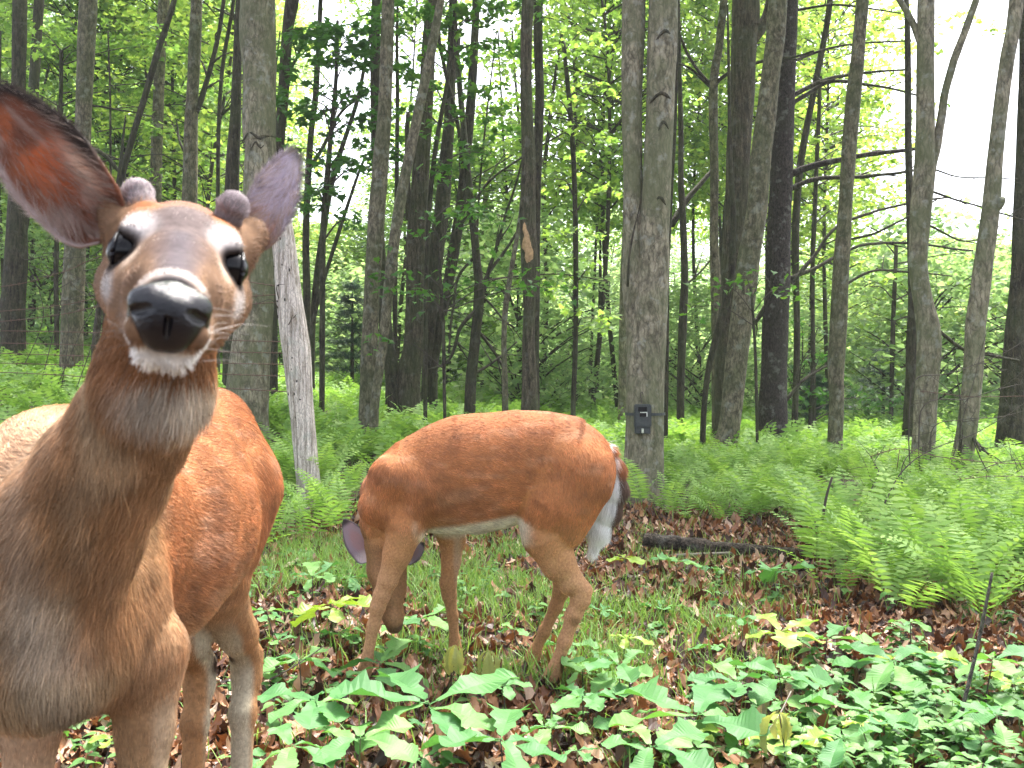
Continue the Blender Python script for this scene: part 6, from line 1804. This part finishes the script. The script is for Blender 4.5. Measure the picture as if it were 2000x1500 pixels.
    Vt, Qt = surface_nets(tb.field(gx, gy, g3), gx, gy, g3); Vt = relax(Vt, Qt, 2); Nt = vert_normals(Vt, Qt)
    def tcol(X, nr):
        px = 1000 + X[:, 0] / D * F; py = YH - (X[:, 2] - H) / D * F
        mid = np.interp(py, [880, 915, 950, 990, 1025, 1058], [1182, 1197, 1199, 1186, 1172, 1161])
        c = np.tile(np.array([.86, .84, .84]), (len(X), 1))
        off = px - mid
        dark = smooth((off - np.interp(py, [900, 960, 1020, 1045], [2, 9, 16, 30])) / 6)
        c = mixc(c, (.11, .065, .045), dark)
        c = mixc(c, (.34, .13, .05), smooth((930 - py) / 25) * dark)
        c = mixc(c, (.75, .72, .70), ball(X, p(1186, 892, 0), (.03, .1, .02)) * .8)
        return c
    tail = link('tail', make_mesh('tail', Vt, Qt, [M['hide']], True, {'fur_colour': tcol(Vt, Nt) * .9}), root)
    ft = fur('tail_fur', Vt, Qt, Nt, tb, tcol, 22000, .018, .0009, root, M['fur'], None, seed=6, lift=.25)
    ft.parent = tail; ft.location = (0, 0, 0); tail.location = -np.array(root.location)
    # ears
    def ec(uv, X):
        u, v = uv[:, 0], uv[:, 1]
        c = np.tile(np.array([.34, .28, .34]), (len(u), 1))
        c = mixc(c, (.42, .22, .22), ball(np.stack([u, v, 0 * u], -1), (.45, 0, 0), (.25, .5, 1)) * .5)
        c = mixc(c, (.75, .70, .74), smooth((.3 - u) / .2) * .9)
        c = mixc(c, (.04, .03, .035), smooth((np.abs(v) - .84) / .12) * .8)
        c = mixc(c, (.05, .04, .045), smooth((u - .82) / .1))
        return c
    make_ear(root, p(722, 1096, .03), p(668, 1016, .03), (-.35, -1, .1), 28 * s, 1.0, ec, hairs=900)
    make_ear(root, p(785, 1098, .04), p(826, 1066, .06), (.2, -1, .1), 20 * s, 1.0, ec, hairs=700, seed=8)
    for sx, y in ((1, -.01),):
        pass
    me = bpy.data.meshes.new('eye')
    import bmesh
    bm = bmesh.new(); bmesh.ops.create_uvsphere(bm, u_segments=20, v_segments=12, radius=.013); bm.to_mesh(me); bm.free()
    me.materials.append(M['eye'])
    link('eye', me, root, p(727, 1118, .02) - np.array(root.location))
    nose = Join(); Vv, q, t = tube(np.array([p(772, 1212, -.01), p(775, 1228, -.012)]), [.02, .015], 12); nose.add(Vv, q, t)
    link('nose', nose.mesh('nose', [M['nose']], True), root)
    for (x, y, dy) in ((711, 1325, -.08), (882, 1300, .09), (1073, 1340, -.075), (1034, 1322, .085)):
        q = p(x, y, dy); q[2] = min(q[2] - .015, gz(q[0], q[1]) + .0)
        make_hoof(root, q, (-1, 0), 1.05)

def build_deer():
    fur_mats()
    build_buck()
    build_grazer()
# ---------------------------------------------------------------- build
import time as _t
def _run(f):
    t = _t.time(); f(); print('built', f.__name__, round(_t.time() - t, 1), 's')
for _f in (build_ground, build_trees, build_understory, build_deer, build_fences, build_wood_debris, build_ferns, build_litter, build_grass, build_cover, build_seedlings):
    _run(_f)


# ---------------------------------------------------------------- added haze volume that softens contrast between the trees
def build_haze():
    x, y0, y1, z0, z1 = 90.0, -4.0, 125.0, -9.0, 27.0
    V = np.array([[a, b, c] for a in (-x, x) for b in (y0, y1) for c in (z0, z1)])
    Q = np.array([[0, 1, 3, 2], [4, 6, 7, 5], [0, 4, 5, 1], [2, 3, 7, 6], [0, 2, 6, 4], [1, 5, 7, 3]])
    m, n, l = newmat('haze')
    v = n.new('ShaderNodeVolumePrincipled')
    v.inputs['Color'].default_value = (0.95, 0.98, 1.0, 1)
    v.inputs['Density'].default_value = 0.001
    v.inputs['Anisotropy'].default_value = 0.3
    o = n.new('ShaderNodeOutputMaterial'); l.new(v.outputs[0], o.inputs['Volume'])
    tag(link('haze', make_mesh('haze', V, Q, [m])), 'thin pale haze added to soften the contrast of the wood', 'haze', kind='stuff')
build_haze()
